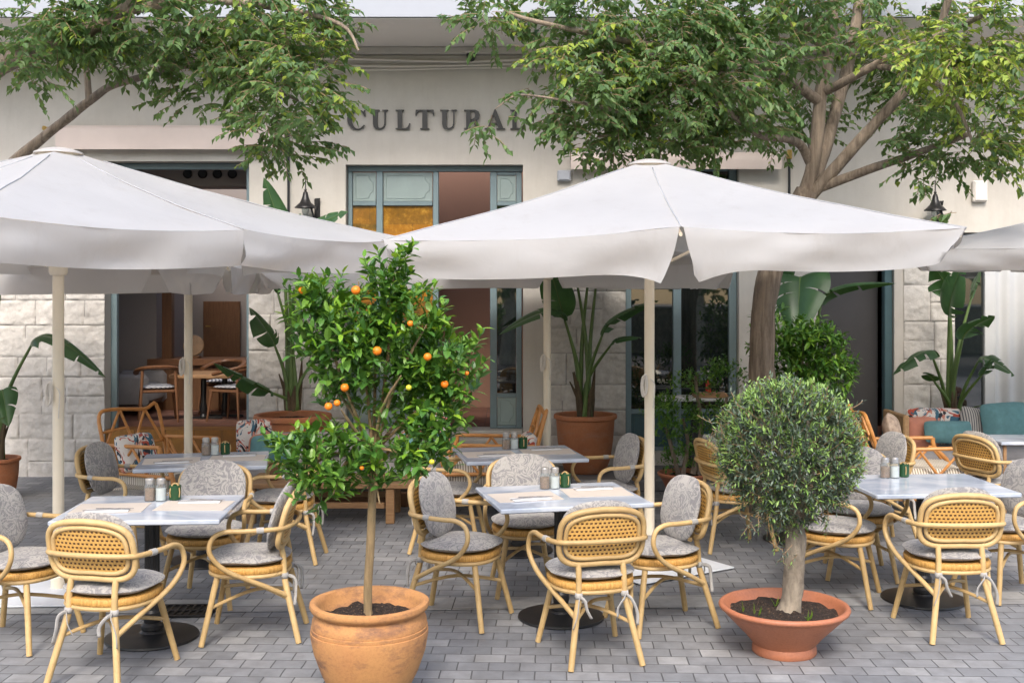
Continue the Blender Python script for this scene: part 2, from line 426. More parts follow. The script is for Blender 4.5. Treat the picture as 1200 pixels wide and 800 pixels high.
def mk_stripe(name, a, c, scale, axis='X'):
    m, nt, b = newmat(name); v = coords(nt, 'Object')
    wv = N_(nt, 'ShaderNodeTexWave', bands_direction=axis); wv.inputs['Scale'].default_value = scale; wv.inputs['Distortion'].default_value = .6
    nt.links.new(v, wv.inputs['Vector'])
    nt.links.new(ramp(nt, wv.outputs['Fac'], [(.3,a),(.55,c)]), b.inputs['Base Color']); b.inputs['Roughness'].default_value = .9
    return m
M['stripe_seat'] = mk_stripe('striped_seat', (.22,.19,.15), (.60,.55,.47), 14, 'X')
M['stripe_pillow'] = mk_stripe('striped_pillow', (.11,.11,.12), (.48,.46,.43), 14, 'X')
M['dots'] = mk_stripe('patterned_seat', (.10,.11,.15), (.55,.55,.56), 12, 'DIAGONAL')
def mk_cane():
    m, nt, b = newmat('cane_weave'); v = coords(nt, 'Object', None, (R(90),0,0))
    br = N_(nt, 'ShaderNodeTexBrick'); nt.links.new(v, br.inputs['Vector']); br.offset = .5
    for k, x in (('Scale',1),('Brick Width',.0245),('Row Height',.0215),('Mortar Size',.0067),('Mortar Smooth',.25)): br.inputs[k].default_value = x
    br.inputs['Color1'].default_value = (.08,.035,.012,1); br.inputs['Color2'].default_value = (.12,.05,.015,1); br.inputs['Mortar'].default_value = (.62,.36,.10,1)
    g = noise_tex(nt, v, 90, 4, .6)
    c = mixc(nt, .5, br.outputs[0], ramp(nt, g, [(.3,(.7,.7,.7)),(.7,(1.2,1.2,1.2))]), 'MULTIPLY')
    nt.links.new(c, b.inputs['Base Color']); b.inputs['Roughness'].default_value = .5
    bump(nt, b, br.outputs['Fac'], .9, .006); return m
M['cane'] = mk_cane()
def mk_rope_seat():
    m, nt, b = newmat('woven_seat'); v = coords(nt, 'Object')
    g = noise_tex(nt, coords(nt, 'Object', (120,120,14)), 1, 3, .6)
    nt.links.new(ramp(nt, g, [(.3,(.40,.19,.04)),(.65,(.66,.37,.10))]), b.inputs['Base Color']); b.inputs['Roughness'].default_value = .55
    bump(nt, b, g, .8, .008); return m
M['woven'] = mk_rope_seat()
def mk_terra(name, c, c2, stain, srough=.75):
    m, nt, b = newmat(name); v = coords(nt, 'Object')
    f = noise_tex(nt, v, 4, 8, .65); f2 = noise_tex(nt, coords(nt, 'Object', (1,1,2.6)), 3.2, 9, .75); f3 = noise_tex(nt, v, 70, 4, .7)
    base = ramp(nt, f, [(.3,c2),(.65,c)])
    base = mixc(nt, ramp(nt, f2, [(.50,(0,0,0)),(.64,(.95,.95,.95))]), base, stain)
    base = mixc(nt, .35, base, ramp(nt, f3, [(.35,(.7,.68,.66)),(.55,(1.1,1.1,1.1))]), 'MULTIPLY')
    nt.links.new(base, b.inputs['Base Color']); b.inputs['Roughness'].default_value = srough
    bump(nt, b, f3, .2, .004); return m
M['terra_jar'] = mk_terra('terracotta_jar', (.50,.25,.09), (.43,.195,.075), (.20,.10,.06))
M['terra_bowl'] = mk_terra('terracotta_bowl', (.44,.165,.085), (.38,.135,.065), (.36,.14,.08), .55)
M['terra_big'] = mk_terra('terracotta_big', (.43,.165,.07), (.34,.12,.05), (.38,.18,.10))
M['soil'] = plain('soil', (.05,.03,.02), .95, .3, 60, 1.0, 60, c2=(.010,.006,.004), bdist=.03)
def specks(m):
    nt = m.node_tree; b = nt.nodes['Principled BSDF']; src = b.inputs['Base Color'].links[0].from_socket
    f = noise_tex(nt, coords(nt, 'Object'), 85, 3, .6)
    nt.links.new(mixc(nt, ramp(nt, f, [(.60,(0,0,0)),(.66,(1,1,1))]), src, (.17,.105,.06)), b.inputs['Base Color'])
specks(M['soil'])
def mk_bark(name, c, c2, sc=(7,7,1.2)):
    m, nt, b = newmat(name); v = coords(nt, 'Object', sc)
    f = noise_tex(nt, v, 2.2, 9, .7, .4); f2 = noise_tex(nt, coords(nt, 'Object'), 3, 5, .6)
    col = ramp(nt, f, [(.32,c2),(.62,c)])
    col = mixc(nt, .5, col, ramp(nt, f2, [(.35,(.65,.65,.65)),(.65,(1.3,1.25,1.2))]), 'MULTIPLY')
    nt.links.new(col, b.inputs['Base Color']); b.inputs['Roughness'].default_value = .9
    bump(nt, b, f, .8, .025); return m
M['bark'] = mk_bark('bark_brown', (.30,.24,.18), (.10,.075,.055), (11,11,.9))
M['bark_olive'] = mk_bark('bark_olive', (.34,.29,.225), (.13,.105,.08), (7,7,3))
M['bark_plane'] = mk_bark('bark_plane', (.62,.54,.40), (.34,.28,.19), (4,4,2))
M['bark_citrus'] = mk_bark('bark_citrus', (.32,.23,.12), (.19,.135,.07), (9,9,2))
def mk_leaf(name, cols, rough=.42, trans=.25, tcol=(.22,.34,.04), spec=.5):
    m, nt, b = newmat(name); out = nt.nodes['Material Output']
    g = N_(nt, 'ShaderNodeNewGeometry')
    c = ramp(nt, g.outputs['Random Per Island'], [(i/(len(cols)-1), x) for i, x in enumerate(cols)])
    nt.links.new(c, b.inputs['Base Color']); b.inputs['Roughness'].default_value = rough; b.inputs['Specular IOR Level'].default_value = spec
    tr = N_(nt, 'ShaderNodeBsdfTranslucent'); tr.inputs[0].default_value = (*tcol, 1)
    mx = N_(nt, 'ShaderNodeMixShader'); mx.inputs[0].default_value = trans
    nt.links.new(b.outputs[0], mx.inputs[1]); nt.links.new(tr.outputs[0], mx.inputs[2]); nt.links.new(mx.outputs[0], out.inputs[0])
    return m
M['leaf_tree'] = mk_leaf('leaf_hackberry', [(.05,.10,.035),(.07,.14,.05),(.095,.175,.06),(.15,.235,.08)], .5, .36, (.28,.40,.08))
M['leaf_tree_new'] = mk_leaf('leaf_hackberry_young', [(.18,.28,.05),(.27,.36,.06),(.36,.43,.06)], .5, .35, (.42,.50,.06))
M['leaf_citrus'] = mk_leaf('leaf_citrus', [(.04,.11,.024),(.06,.165,.026),(.095,.21,.03),(.16,.29,.04)], .42, .18, (.16,.32,.02))
M['leaf_citrus_new'] = mk_leaf('leaf_citrus_young', [(.11,.27,.02),(.18,.36,.03),(.27,.44,.04)], .35, .3, (.35,.5,.03))
M['leaf_olive'] = mk_leaf('leaf_olive', [(.07,.105,.075),(.10,.145,.10),(.17,.21,.17)], .5, .15, (.16,.25,.08))
M['leaf_olive_new'] = mk_leaf('leaf_olive_young', [(.20,.35,.09),(.29,.44,.12)], .45, .25, (.30,.42,.06))
M['leaf_dark'] = mk_leaf('leaf_dark', [(.03,.075,.02),(.045,.105,.028),(.07,.15,.04)], .4, .15, (.10,.2,.02))
def mk_banana():
    m, nt, b = newmat('paddle_leaf'); out = nt.nodes['Material Output']; v = coords(nt, 'Object')
    g = noise_tex(nt, v, 5, 6, .6)
    nt.links.new(ramp(nt, g, [(.3,(.03,.08,.035)),(.7,(.06,.14,.05))]), b.inputs['Base Color']); b.inputs['Roughness'].default_value = .38
    tr = N_(nt, 'ShaderNodeBsdfTranslucent'); tr.inputs[0].default_value = (.10,.24,.03,1)
    mx = N_(nt, 'ShaderNodeMixShader'); mx.inputs[0].default_value = .18
    nt.links.new(b.outputs[0], mx.inputs[1]); nt.links.new(tr.outputs[0], mx.inputs[2]); nt.links.new(mx.outputs[0], out.inputs[0])
    return m
M['banana'] = mk_banana()
M['petiole'] = plain('petiole', (.13,.21,.055), .45, .25, 5, .05, 60, c2=(.06,.11,.03), stretch=(1,1,.4))
M['petiole_dry'] = plain('petiole_dry', (.12,.085,.045), .8, .3, 8, .3, 60, c2=(.05,.035,.02))

# ================================================================== SETTING
WY = 12.23                     # plane of the facade
def fx(px): return (px-CX)/F*WY
def fz(py): return 2-(py-CY)/F*WY
mb = MB(); mb.add([(-150,-150,-.13),(150,-150,-.13),(150,150,-.13),(-150,150,-.13)], [(0,1,2,3)])
struct('ground', mb, M['asphalt'], smooth=False)
mb = MB(); box(mb, -30, 30, -1.5, 12.6, -.128, 0.0)
struct('pavement', mb, M['pavers'], smooth=False)
mb = MB(); box(mb, -30, 30, -1.66, -1.502, -.128, 0.004); struct('kerb', mb, M['kerbstone'], smooth=False)
# pale slab band crossing the terrace
mb = MB(); a = R(2.0)
def strip(y0, y1, z, x0=-12, x1=12):
    return [(x, y+math.tan(a)*x, z) for x, y in ((x0,y0),(x1,y0),(x1,y1),(x0,y1))]
mb.add(strip(7.13, 7.42, .004), [(0,1,2,3)]); struct('slab_band', mb, M['slabs'], smooth=False)
# raised walk along the facade
mb = MB(); bbox(mb, -.95, 30, 11.3, WY+.3, .002, .12, .012); struct('raised_walk', mb, M['kerbstone'], smooth=False)

# ---------------------------------------------------------------- restaurant building
bld = thing('restaurant_building', (0, WY, 0), 'cream plastered restaurant front with limestone piers and blue grey window frames', 'building')
def bpart(name, mb, m, parent=None, **kw): return mb.build(name, m, parent or bld, world=True, **kw)
AX0, AX1, AZ = fx(123), fx(292), fz(189)
BX0, BX1, BZ = fx(405), fx(613), fz(193)
CX0, CX1, CZ = fx(733), fx(866), 3.35
DX0, DX1, DZ = fx(958), fx(1048), 2.62
EX0, EX1, EZ = fx(1118), 7.6, 2.62
FZ = .50                        # indoor floor
TH = .32
ZT = 5.6
def wall(mb, x0, x1, z0, z1): box(mb, x0, x1, WY, WY+TH, z0, z1)
mb = MB()
for x0, x1 in ((-10,AX0),(AX1,BX0),(BX1,CX0),(CX1,DX0),(DX1,EX0),(EX1,10)): wall(mb, x0, x1, 0, ZT)
for x0, x1, z in ((AX0,AX1,AZ),(BX0,BX1,BZ),(CX0,CX1,CZ),(DX0,DX1,DZ),(EX0,EX1,EZ)): wall(mb, x0, x1, z, ZT)
wall(mb, CX0, CX1, 0, .26); wall(mb, EX0, EX1, 0, .3)
bpart('plaster_wall', mb, M['plaster'], smooth=False)
# stone facing
def stone_panel(x0, x1, z0, z1, Y, seed):
    rnd = random.Random(seed); mbs = MB(); mbs.c = []
    rows = []; z = z0
    while z < z1-.02:
        h = rnd.choice([.22,.27,.33,.40]); 
        if z1-(z+h) < .15: h = z1-z
        cuts = [x0]; x = x0-rnd.uniform(0,.3)
        while True:
            x += rnd.uniform(.24,.58)
            if x > x1-.13: break
            if x-cuts[-1] > .15: cuts.append(x)
        cuts.append(x1); row = []
        for a_, b_ in zip(cuts, cuts[1:]):
            if h > .34 and b_-a_ < .62 and rnd.random() < .45:
                m_ = z+h*rnd.uniform(.4,.6); row.append((a_,b_,z,m_,rnd.random())); row.append((a_,b_,m_,z+h,rnd.random()))
            else: row.append((a_,b_,z,z+h,rnd.random()))
        rows.append((z, z+h, row)); z += h
    st = .0135
    nx = max(3, int(round((x1-x0)/st))); nz = int(round((z1-z0)/st)); vs = []
    for j in range(nz+1):
        zz = z0+(z1-z0)*j/nz
        rw = next((r for r in rows if r[0] <= zz+1e-6 and zz < r[1]-1e-6), rows[-1])[2]
        for i in range(nx+1):
            xx = x0+(x1-x0)*i/nx
            wob = .012*noise.noise(Vector((xx*4, zz*4, seed)))
            bk = next((k for k in rw if k[0]-1e-6 <= xx+wob < k[1] and k[2] <= zz+1e-6 and zz < k[3]-1e-6), None) or next((k for k in rw if k[0]-1e-6 <= xx < k[1]+1e-6), rw[-1])
            d = min(xx+wob-bk[0] if bk[0] > x0+.001 else 9, bk[1]-xx-wob if bk[1] < x1-.001 else 9, zz-bk[2] if bk[2] > z0+.001 else 9, bk[3]-zz if bk[3] < z1-.001 else 9)
            d = max(d, 0); j_ = min(1, d/.014); j_ = j_*j_*(3-2*j_)
            rel = noise.fractal(Vector((xx*7, zz*7, seed*3.1+bk[4]*20)), .8, 2.0, 5)*.014 + (bk[4]-.5)*.006
            vs.append((xx, Y-.003-.013*j_ - rel*j_, zz)); mbs.c.append((.0 if j_ < .35 else .3+.7*bk[4]*.8))
    W = nx+1
    fs = [(j*W+i, j*W+i+1, (j+1)*W+i+1, (j+1)*W+i) for j in range(nz) for i in range(nx)]
    mbs.v = vs; mbs.f = fs; mbs.m = [0]*len(fs)
    # returns at the ends and top so that the facing has depth
    def ret(ids):
        o = len(mbs.v)
        for k in ids: mbs.v.append((mbs.v[k][0], Y+.002, mbs.v[k][2])); mbs.c.append(.5)
        for q in range(len(ids)-1): mbs.f.append((ids[q], ids[q+1], o+q+1, o+q)); mbs.m.append(0)
    ret([j*W for j in range(nz+1)]); ret([j*W+nx for j in range(nz+1)]); ret([nz*W+i for i in range(W)])
    return mbs
for k, (x0, x1, z0, z1) in enumerate(((-7.2,AX0,0,2.3),(AX1,BX0,0,2.3),(fx(637),CX0-.0,.12,2.3),(fx(903),DX0,.12,2.3),(DX1+.1,EX0,.12,2.3))):
    bpart('stone_pier', stone_panel(x0, x1, z0, z1, WY-.001, 11+k), M['stone'], sharp=60)
# balcony slab, cornice
mb = MB(); box(mb, -11, 11, 10.87, WY-.002, 4.61, 5.3); bpart('balcony_slab', mb, [M['plaster_white']], smooth=False)
mb = MB(); box(mb, -11, 11, 10.90, WY-.004, 4.597, 4.606); bpart('soffit', mb, M['soffit'], smooth=False)
mb = MB(); bbox(mb, -11, 11, WY-.10, WY-.003, 4.52, 4.595, .01); bbox(mb, -11, 11, WY-.05, WY-.003, 4.43, 4.517, .01)
bpart('cornice', mb, M['plaster'], smooth=False)
for z, r_, s in ((4.455,.012,0),(4.40,.009,1),(4.36,.006,2)):
    mb = MB(); pts = [(x, WY-.075, z+.012*math.sin(x*2.3+s)+.01*noise.noise(Vector((x,s,0)))) for x in [i*.4-6 for i in range(31)]]
    tube(mb, crom(pts, 2), r_, 6); bpart('cable', mb, M['soffit'])
# awning boxes with folded valance
def awning(x0, x1, z0, z1, d):
    mb = MB(); n = 60; vs = []; fs = []
    for i in range(n+1):
        x = x0+(x1-x0)*i/n; wv = .012*noise.noise(Vector((x*3,0,5)))
        for y, z in ((WY-.004,z1-.05),(WY-d*.7,z1),(WY-d,z1-.03),(WY-d-.01+wv,(z0+z1)/2),(WY-d+.01-wv,z0),(WY-d+.03-wv,z0+.012),(WY-.01,z0+.05)): vs.append((x,y,z))
    for i in range(n):
        for k in range(6): fs.append((i*7+k, i*7+k+1, (i+1)*7+k+1, (i+1)*7+k))
    fs.append(tuple(range(7))); fs.append(tuple(n*7+k for k in range(7))[::-1])
    mb.add(vs, fs); bpart('awning_box', mb, M['pinkish'], sharp=50)
awning(fx(72), fx(336), fz(177), fz(149), .16)
awning(fx(668), fx(912), fz(200), fz(180), .16)
# --- window A (open shop window, left)
def frame(x0, x1, z0, z1, y, t, d, m, name='window_frame', bottom=True):
    mb = MB()
    bbox(mb, x0, x0+t, y, y+d, z0, z1, .006); bbox(mb, x1-t, x1, y, y+d, z0, z1, .006)
    bbox(mb, x0+t+.001, x1-t-.001, y+.002, y+d-.002, z1-t, z1, .006)
    if bottom: bbox(mb, x0+t+.001, x1-t-.001, y+.002, y+d-.002, z0, z0+t, .006)
    return bpart(name, mb, m, smooth=False)
frame(AX0+.004, AX1-.004, FZ, AZ-.004, WY+.17, .065, .07, M['frame_blue'], bottom=False)
mb = MB(); box(mb, AX0, AX1, WY+.01, WY+TH, 0, FZ-.002); bpart('tiled_riser', mb, M['tile_brown'], smooth=False)
# --- entrance B
t = .05; yB = WY+.12
mb = MB(); bbox(mb, BX0-.0+.004, BX1-.004, yB, yB+.09, BZ-.06, BZ-.004, .006)
for px0, px1 in ((405.6,411),(439,447),(506,513)): bbox(mb, fx(px0)+.004, fx(px1), yB, yB+.09, FZ, BZ-.062, .006)
for x0, x1 in ((411,439),(447,506)):
    for za, zb in ((fz(240),fz(235)),(1.45,1.50),(FZ,FZ+.05)): bbox(mb, fx(x0)+.005, fx(x1)-.002, yB+.005, yB+.08, za, zb, .005)
ef = bpart('entrance_frame', mb, M['frame_blue'], smooth=False)
def panel(x0, x1, z0, z1, y, m, parent, name='door_panel'):
    mb = MB(); bbox(mb, x0+.003, x1-.003, y, y+.02, z0+.003, z1-.003, .004)
    # scalloped moulding standing proud of the panel
    iw = .035; c = min(.09, (x1-x0)*.3)
    pts = [(x0+iw,z0+iw),(x1-iw-c,z0+iw),(x1-iw-c*.6,z0+iw+c*.15),(x1-iw-c*.45,z0+iw+c*.6),(x1-iw,z0+iw+c),(x1-iw,z1-iw-c),(x1-iw-c*.45,z1-iw-c*.6),(x1-iw-c*.6,z1-iw-c*.15),(x1-iw-c,z1-iw),(x0+iw,z1-iw)]
    tube(mb, [(p[0],y-.001,p[1]) for p in pts], .006, 6, closed=True)
    return bpart(name, mb, m, parent, smooth=False)
def pane(x0, x1, z0, z1, y, m, parent, name='pane'):
    mb = MB(); box(mb, x0+.002, x1-.002, y, y+.008, z0+.002, z1-.002); return bpart(name, mb, m, parent, smooth=False)
for x0, x1 in ((411,439),(447,506)):
    panel(fx(x0), fx(x1), fz(235), BZ-.065, yB+.03, M['panel_blue'], ef)
    pane(fx(x0), fx(x1), 1.5, fz(240), yB+.04, M['amber_reflection'], ef)
    panel(fx(x0), fx(x1), FZ+.05, 1.45, yB+.03, M['panel_blue'], ef)
# open leaf on the right
mb = MB(); lx0, lx1 = fx(574), fx(612)-.004; yL = yB+.01
for x0, x1 in ((lx0,lx0+.075),(lx1-.06,lx1)): bbox(mb, x0, x1, yL, yL+.05, FZ, BZ-.065, .006)
for za, zb in ((FZ,FZ+.03),(fz(467),fz(462)),(fz(240),fz(235)),(BZ-.10,BZ-.066)): bbox(mb, lx0+.076, lx1-.061, yL+.003, yL+.047, za, zb, .005)
leaf = bpart('door_leaf', mb, M['frame_blue'], smooth=False)
pane(lx0+.075, lx1-.06, fz(462), fz(240), yL+.02, M['glass_dark'], leaf)
panel(lx0+.075, lx1-.06, FZ+.03, fz(467), yL+.015, M['panel_blue'], leaf)
panel(lx0+.075, lx1-.06, fz(235), BZ-.10, yL+.015, M['panel_blue'], leaf)
# entrance step
mb = MB(); bbox(mb, BX0-.05, BX1+.1, WY-.30, WY-.045, .125, .44, .012); bbox(mb, BX0+.001, BX1-.001, WY-.04, WY+TH, .1, FZ-.002, .01)
bpart('entrance_step', mb, M['plaster'], smooth=False)
# --- window C
yC = WY+.10; mb = MB()
for px0, px1 in ((734,741),(790,800),(856,865.5)): bbox(mb, fx(px0)+.003, fx(px1), yC, yC+.08, .26, CZ-.004, .006)
for x0, x1 in ((741,790),(800,856)):
    for za, zb in ((.262,.30),(.66,.71),(2.6,2.66),(CZ-.06,CZ-.006)): bbox(mb, fx(x0)+.001, fx(x1)-.001, yC+.004, yC+.076, za, zb, .005)
wf = bpart('window_frame', mb, M['frame_blue'], smooth=False)
for x0, x1 in ((741,790),(800,856)):
    pane(fx(x0), fx(x1), .71, 2.6, yC+.04, M['glass_dark'], wf); pane(fx(x0), fx(x1), 2.66, CZ-.06, yC+.04, M['glass_dark'], wf)
    panel(fx(x0), fx(x1), .30, .66, yC+.03, M['teal_frame'], wf)
# --- recess D
mb = MB(); box(mb, DX0+.003, DX1-.09, WY+.28, WY+.31, .12, DZ-.004); bpart('sliding_door', mb, M['grey_wall'], smooth=False)
mb = MB(); bbox(mb, DX1-.088, DX1-.004, WY+.05, WY+.15, .12, DZ-.005, .006); bpart('door_post', mb, M['teal_frame'], smooth=False)
# --- E glazed corner and white shutter
mb = MB(); bbox(mb, fx(1155), fx(1168), WY+.02, WY+.12, .302, EZ-.004, .006); bbox(mb, EX0+.004, EX0+.03, WY+.05, WY+.1, .302, EZ-.004, .004)
ew = bpart('window_frame', mb, M['white_metal'], smooth=False)
pane(EX0+.03, fx(1155), .31, EZ-.01, WY+.07, M['glass'], ew)
mb = MB(); n = 160; vs = []
for i in range(n+1):
    x = fx(1168)+.002+(EX1-fx(1168)-.01)*i/n
    y = WY+.10+.018*math.sin(x*38+1.5*math.sin(x*5))
    vs += [(x,y,.31),(x,y,EZ-.01),(x,y+.02,EZ-.01),(x,y+.02,.31)]
fs = []
for i in range(n):
    for k in range(4): fs.append((i*4+k, i*4+(k+1)%4, (i+1)*4+(k+1)%4, (i+1)*4+k))
mb.add(vs, fs); bpart('curtain', mb, M['curtain'], sharp=70)
# --- indoor room
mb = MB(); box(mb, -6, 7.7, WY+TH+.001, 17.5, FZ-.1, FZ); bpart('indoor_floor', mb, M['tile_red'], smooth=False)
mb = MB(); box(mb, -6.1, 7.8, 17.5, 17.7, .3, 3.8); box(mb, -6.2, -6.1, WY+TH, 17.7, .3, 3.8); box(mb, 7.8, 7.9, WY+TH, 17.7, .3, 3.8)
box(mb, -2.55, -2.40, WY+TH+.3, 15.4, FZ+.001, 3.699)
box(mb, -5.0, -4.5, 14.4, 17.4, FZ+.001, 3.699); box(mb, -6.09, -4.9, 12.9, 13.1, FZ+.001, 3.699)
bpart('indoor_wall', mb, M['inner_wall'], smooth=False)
mb = MB(); box(mb, -6.1, 7.8, WY+TH+.001, 13.9, 3.7, 3.8); box(mb, -6.1, -4.6, 13.901, 17.7, 3.7, 3.8); box(mb, -2.5, 7.8, 14.7, 17.7, 3.7, 3.8); box(mb, 1.0, 7.8, 13.901, 14.699, 3.7, 3.8); bpart('indoor_ceiling', mb, M['inner_brown'], smooth=False)  # unseen openings added between the slabs to let sky light into the rooms
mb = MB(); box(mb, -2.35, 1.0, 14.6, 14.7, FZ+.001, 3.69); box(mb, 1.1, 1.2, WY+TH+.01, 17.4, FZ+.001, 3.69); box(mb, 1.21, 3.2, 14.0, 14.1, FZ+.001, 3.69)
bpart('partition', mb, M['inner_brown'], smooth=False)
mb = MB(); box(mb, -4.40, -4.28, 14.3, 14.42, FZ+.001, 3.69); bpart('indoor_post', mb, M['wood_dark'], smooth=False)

# ---------------------------------------------------------------- sign
LET = {
'L': ([(0,0),(.62,0),(.66,.3),(.62,.3),(.56,.13),(.46,.05),(.29,.05),(.29,.95),(.38,.96),(.38,1),(0,1),(0,.96),(.09,.95),(.09,.05),(0,.04)],),
'T': ([(.2,0),(.58,0),(.58,.04),(.49,.05),(.49,.95),(.62,.95),(.7,.86),(.74,.72),(.78,.72),(.76,1),(.02,1),(0,.72),(.04,.72),(.08,.86),(.16,.95),(.29,.95),(.29,.05),(.2,.04)],),
'U': ([(0,1),(0,.96),(.09,.95),(.09,.28),(.12,.12),(.2,.03),(.34,-.02),(.48,.02),(.58,.1),(.63,.25),(.64,.95),(.74,.96),(.74,1),(.5,1),(.5,.96),(.585,.95),(.58,.27),(.54,.14),(.46,.07),(.38,.06),(.32,.1),(.29,.2),(.29,.95),(.38,.96),(.38,1)],),
'R': ([(0,0),(.38,0),(.38,.04),(.29,.05),(.29,.48),(.36,.48),(.52,.06),(.6,0),(.8,0),(.8,.04),(.72,.07),(.57,.46),(.66,.55),(.70,.74),(.65,.91),(.5,1),(0,1),(0,.96),(.09,.95),(.09,.05),(0,.04)],
      [(.29,.53),(.4,.53),(.47,.6),(.49,.74),(.46,.88),(.4,.95),(.29,.95)]),
'A': ([(0,0),(.28,0),(.28,.04),(.19,.05),(.25,.28),(.52,.28),(.58,.05),(.5,.04),(.5,0),(.88,0),(.88,.04),(.8,.05),(.48,1.02),(.42,1.02),(.12,.05),(0,.04)],
      [(.27,.33),(.505,.33),(.38,.75)]),
}
cpts = [(.40+.42*math.cos(R(a_)), .5+.53*math.sin(R(a_))) for a_ in range(42, 321, 9)]
cin = [(.45+.27*math.cos(R(a_)), .5+.48*math.sin(R(a_))) for a_ in range(312, 50, -9)]
LET['C'] = ([(.76,.98),(.71,.98)]+[(.70,.90)]+cpts[1:-1]+[(.74,.2),(.71,.22)]+cin+[(.72,.66),(.76,.66)],)
sign = thing('shop_sign', (fx(408), WY-.05, fz(152)), 'black raised serif capitals reading CULTURAL on the cream facade', 'sign')
for ch, p0, p1 in zip('CULTURAL', (408,435,464,487,516,544,568,598), (428.5,455,481,509,535.5,565,592,615)):
    cu = bpy.data.curves.new('c', 'CURVE'); cu.dimensions = '2D'; cu.fill_mode = 'BOTH'; cu.extrude = .02
    wd = max(p[0] for p in LET[ch][0]); sx = (fx(p1)-fx(p0))/wd; sz = .207
    for ol in LET[ch]:
        sp = cu.splines.new('POLY'); sp.points.add(len(ol)-1); sp.use_cyclic_u = True
        for q, p in zip(sp.points, ol): q.co = (p[0]*sx, p[1]*sz, 0, 1)
    tmp = bpy.data.objects.new('t', cu); COL.objects.link(tmp)
    me = bpy.data.meshes.new_from_object(tmp); bpy.data.objects.remove(tmp)
    me.transform(Matrix.Rotation(R(90),4,'X')); me.name = 'letter'; me.materials.clear(); me.materials.append(M['letter'])
    lo = bpy.data.objects.new('letter', me); COL.objects.link(lo); lo.parent = sign; lo.location = (fx(p0)-fx(408), .028, 0)
# ---------------------------------------------------------------- wall fixtures
def lantern(px, py, label):
    p = at(px, py, WY-.16); r = thing('wall_lantern', (p.x, WY-.01, p.z), label, 'lantern', 'black bell shaped lanterns on the facade')
    mb = MB(); c = (0,-.15,0)
    KS = .78
    lathe(mb, [(.001,.36),(.008,.35),(.010,.22),(.022,.20),(.012,.185),(.03,.17),(.045,.10),(.075,.03),(.11,0),(.145,-.035),(.148,-.045),(.135,-.045),(.06,.01),(.001,.03)], c, 24); mb.v = [(x*KS,-.15+(y+.15)*KS,z*KS) for x,y,z in mb.v]
    mb.build('lamp_shade', M['black_metal'], r)
    mb = MB(); lathe(mb, [(.001,-.15),(.03,-.14),(.05,-.10),(.055,-.05),(.05,.0)], c, 16); mb.v = [(x*KS,-.15+(y+.15)*KS,z*KS) for x,y,z in mb.v]; mb.build('glass_globe', M['jar_glass'], r)
    mb = MB(); bbox(mb, .07, .13, -.02, .008, -.25, .08, .008)
    tube(mb, crom([(.10,-.02,-.18),(.10,-.10,-.19),(.085,-.15,-.12),(.06,-.15,-.03)], 5), .012, 8)
    tube(mb, [(.10,-.02,-.05),(.13,-.03,.08)], .008, 6); mb.build('bracket', M['black_metal'], r)
lantern(358, 240, 'black bell lantern on the wall left of the blue entrance, behind the left parasol')
lantern(1096, 243, 'black bell lantern under the leaves at the right end of the facade')
for px, y0, y1, lb in ((338,150,252,'thin black rod with brass top running down the wall beside the left lantern'),(925,180,224,'short black rod on the wall behind the big tree')):
    a_ = at(px, y0, WY-.04); b_ = at(px, y1+60, WY-.04); r = thing('awning_crank', (a_.x, WY-.04, a_.z), lb, 'rod')
    mb = MB(); tube(mb, [(0,0,0),(0,0,b_.z-a_.z)], .014, 8); mb.build('rod', M['black_metal'], r)
    mb = MB(); bbox(mb, -.025,.025,-.025,.03,-.06,.04,.006); mb.build('gear_head', M['brass'], r, smooth=False)
p = at(54,150,WY-.03); r = thing('spotlight', (p.x,WY,p.z), 'tiny brass spotlight high on the wall at far left', 'spotlight')
mb = MB(); tube(mb, [(0,-.005,0),(0,-.08,-.01)], [.016,.026], 10); mb.build('housing', M['brass'], r); mb = MB(); tube(mb, [(.03,-.01,0),(.04,-.05,-.05)], .006, 6); mb.build('cable', M['brass'], r)
p = at(552,66,WY-.1); r = thing('security_camera', (p.x,WY-.08,p.z), 'small black dome camera under the balcony above the sign', 'camera')
mb = MB(); lathe(mb, [(.001,-.06),(.03,-.05),(.045,-.02),(.05,0),(.05,.03)], (0,0,0), 16); mb.build('dome', M['black_metal'], r)
mb = MB(); lathe(mb, [(.06,.031),(.06,.05)], (0,0,0), 16); mb.build('mount', M['soffit'], r)
def wallbox(px0, px1, py0, py1, m, label):
    a_ = at(px0, py1, WY); b_ = at(px1, py0, WY)
    r = thing('junction_box', (a_.x, WY-.002, a_.z), label, 'box'); wd, h = b_.x-a_.x, b_.z-a_.z
    mb = MB(); bbox(mb, 0, wd, -.06, 0, 0, h, .012); mb.build('casing', m, r, smooth=False)
    mb = MB(); bbox(mb, .015, wd-.015, -.07, -.061, .015, h-.015, .006); mb.build('cover', m, r, smooth=False)
wallbox(653, 669, 200, 213, M['plaster_white'], 'small white wall box left of the big parasol top')
wallbox(1138, 1155, 212, 237, M['soffit'], 'small beige wall box beside the right lantern')

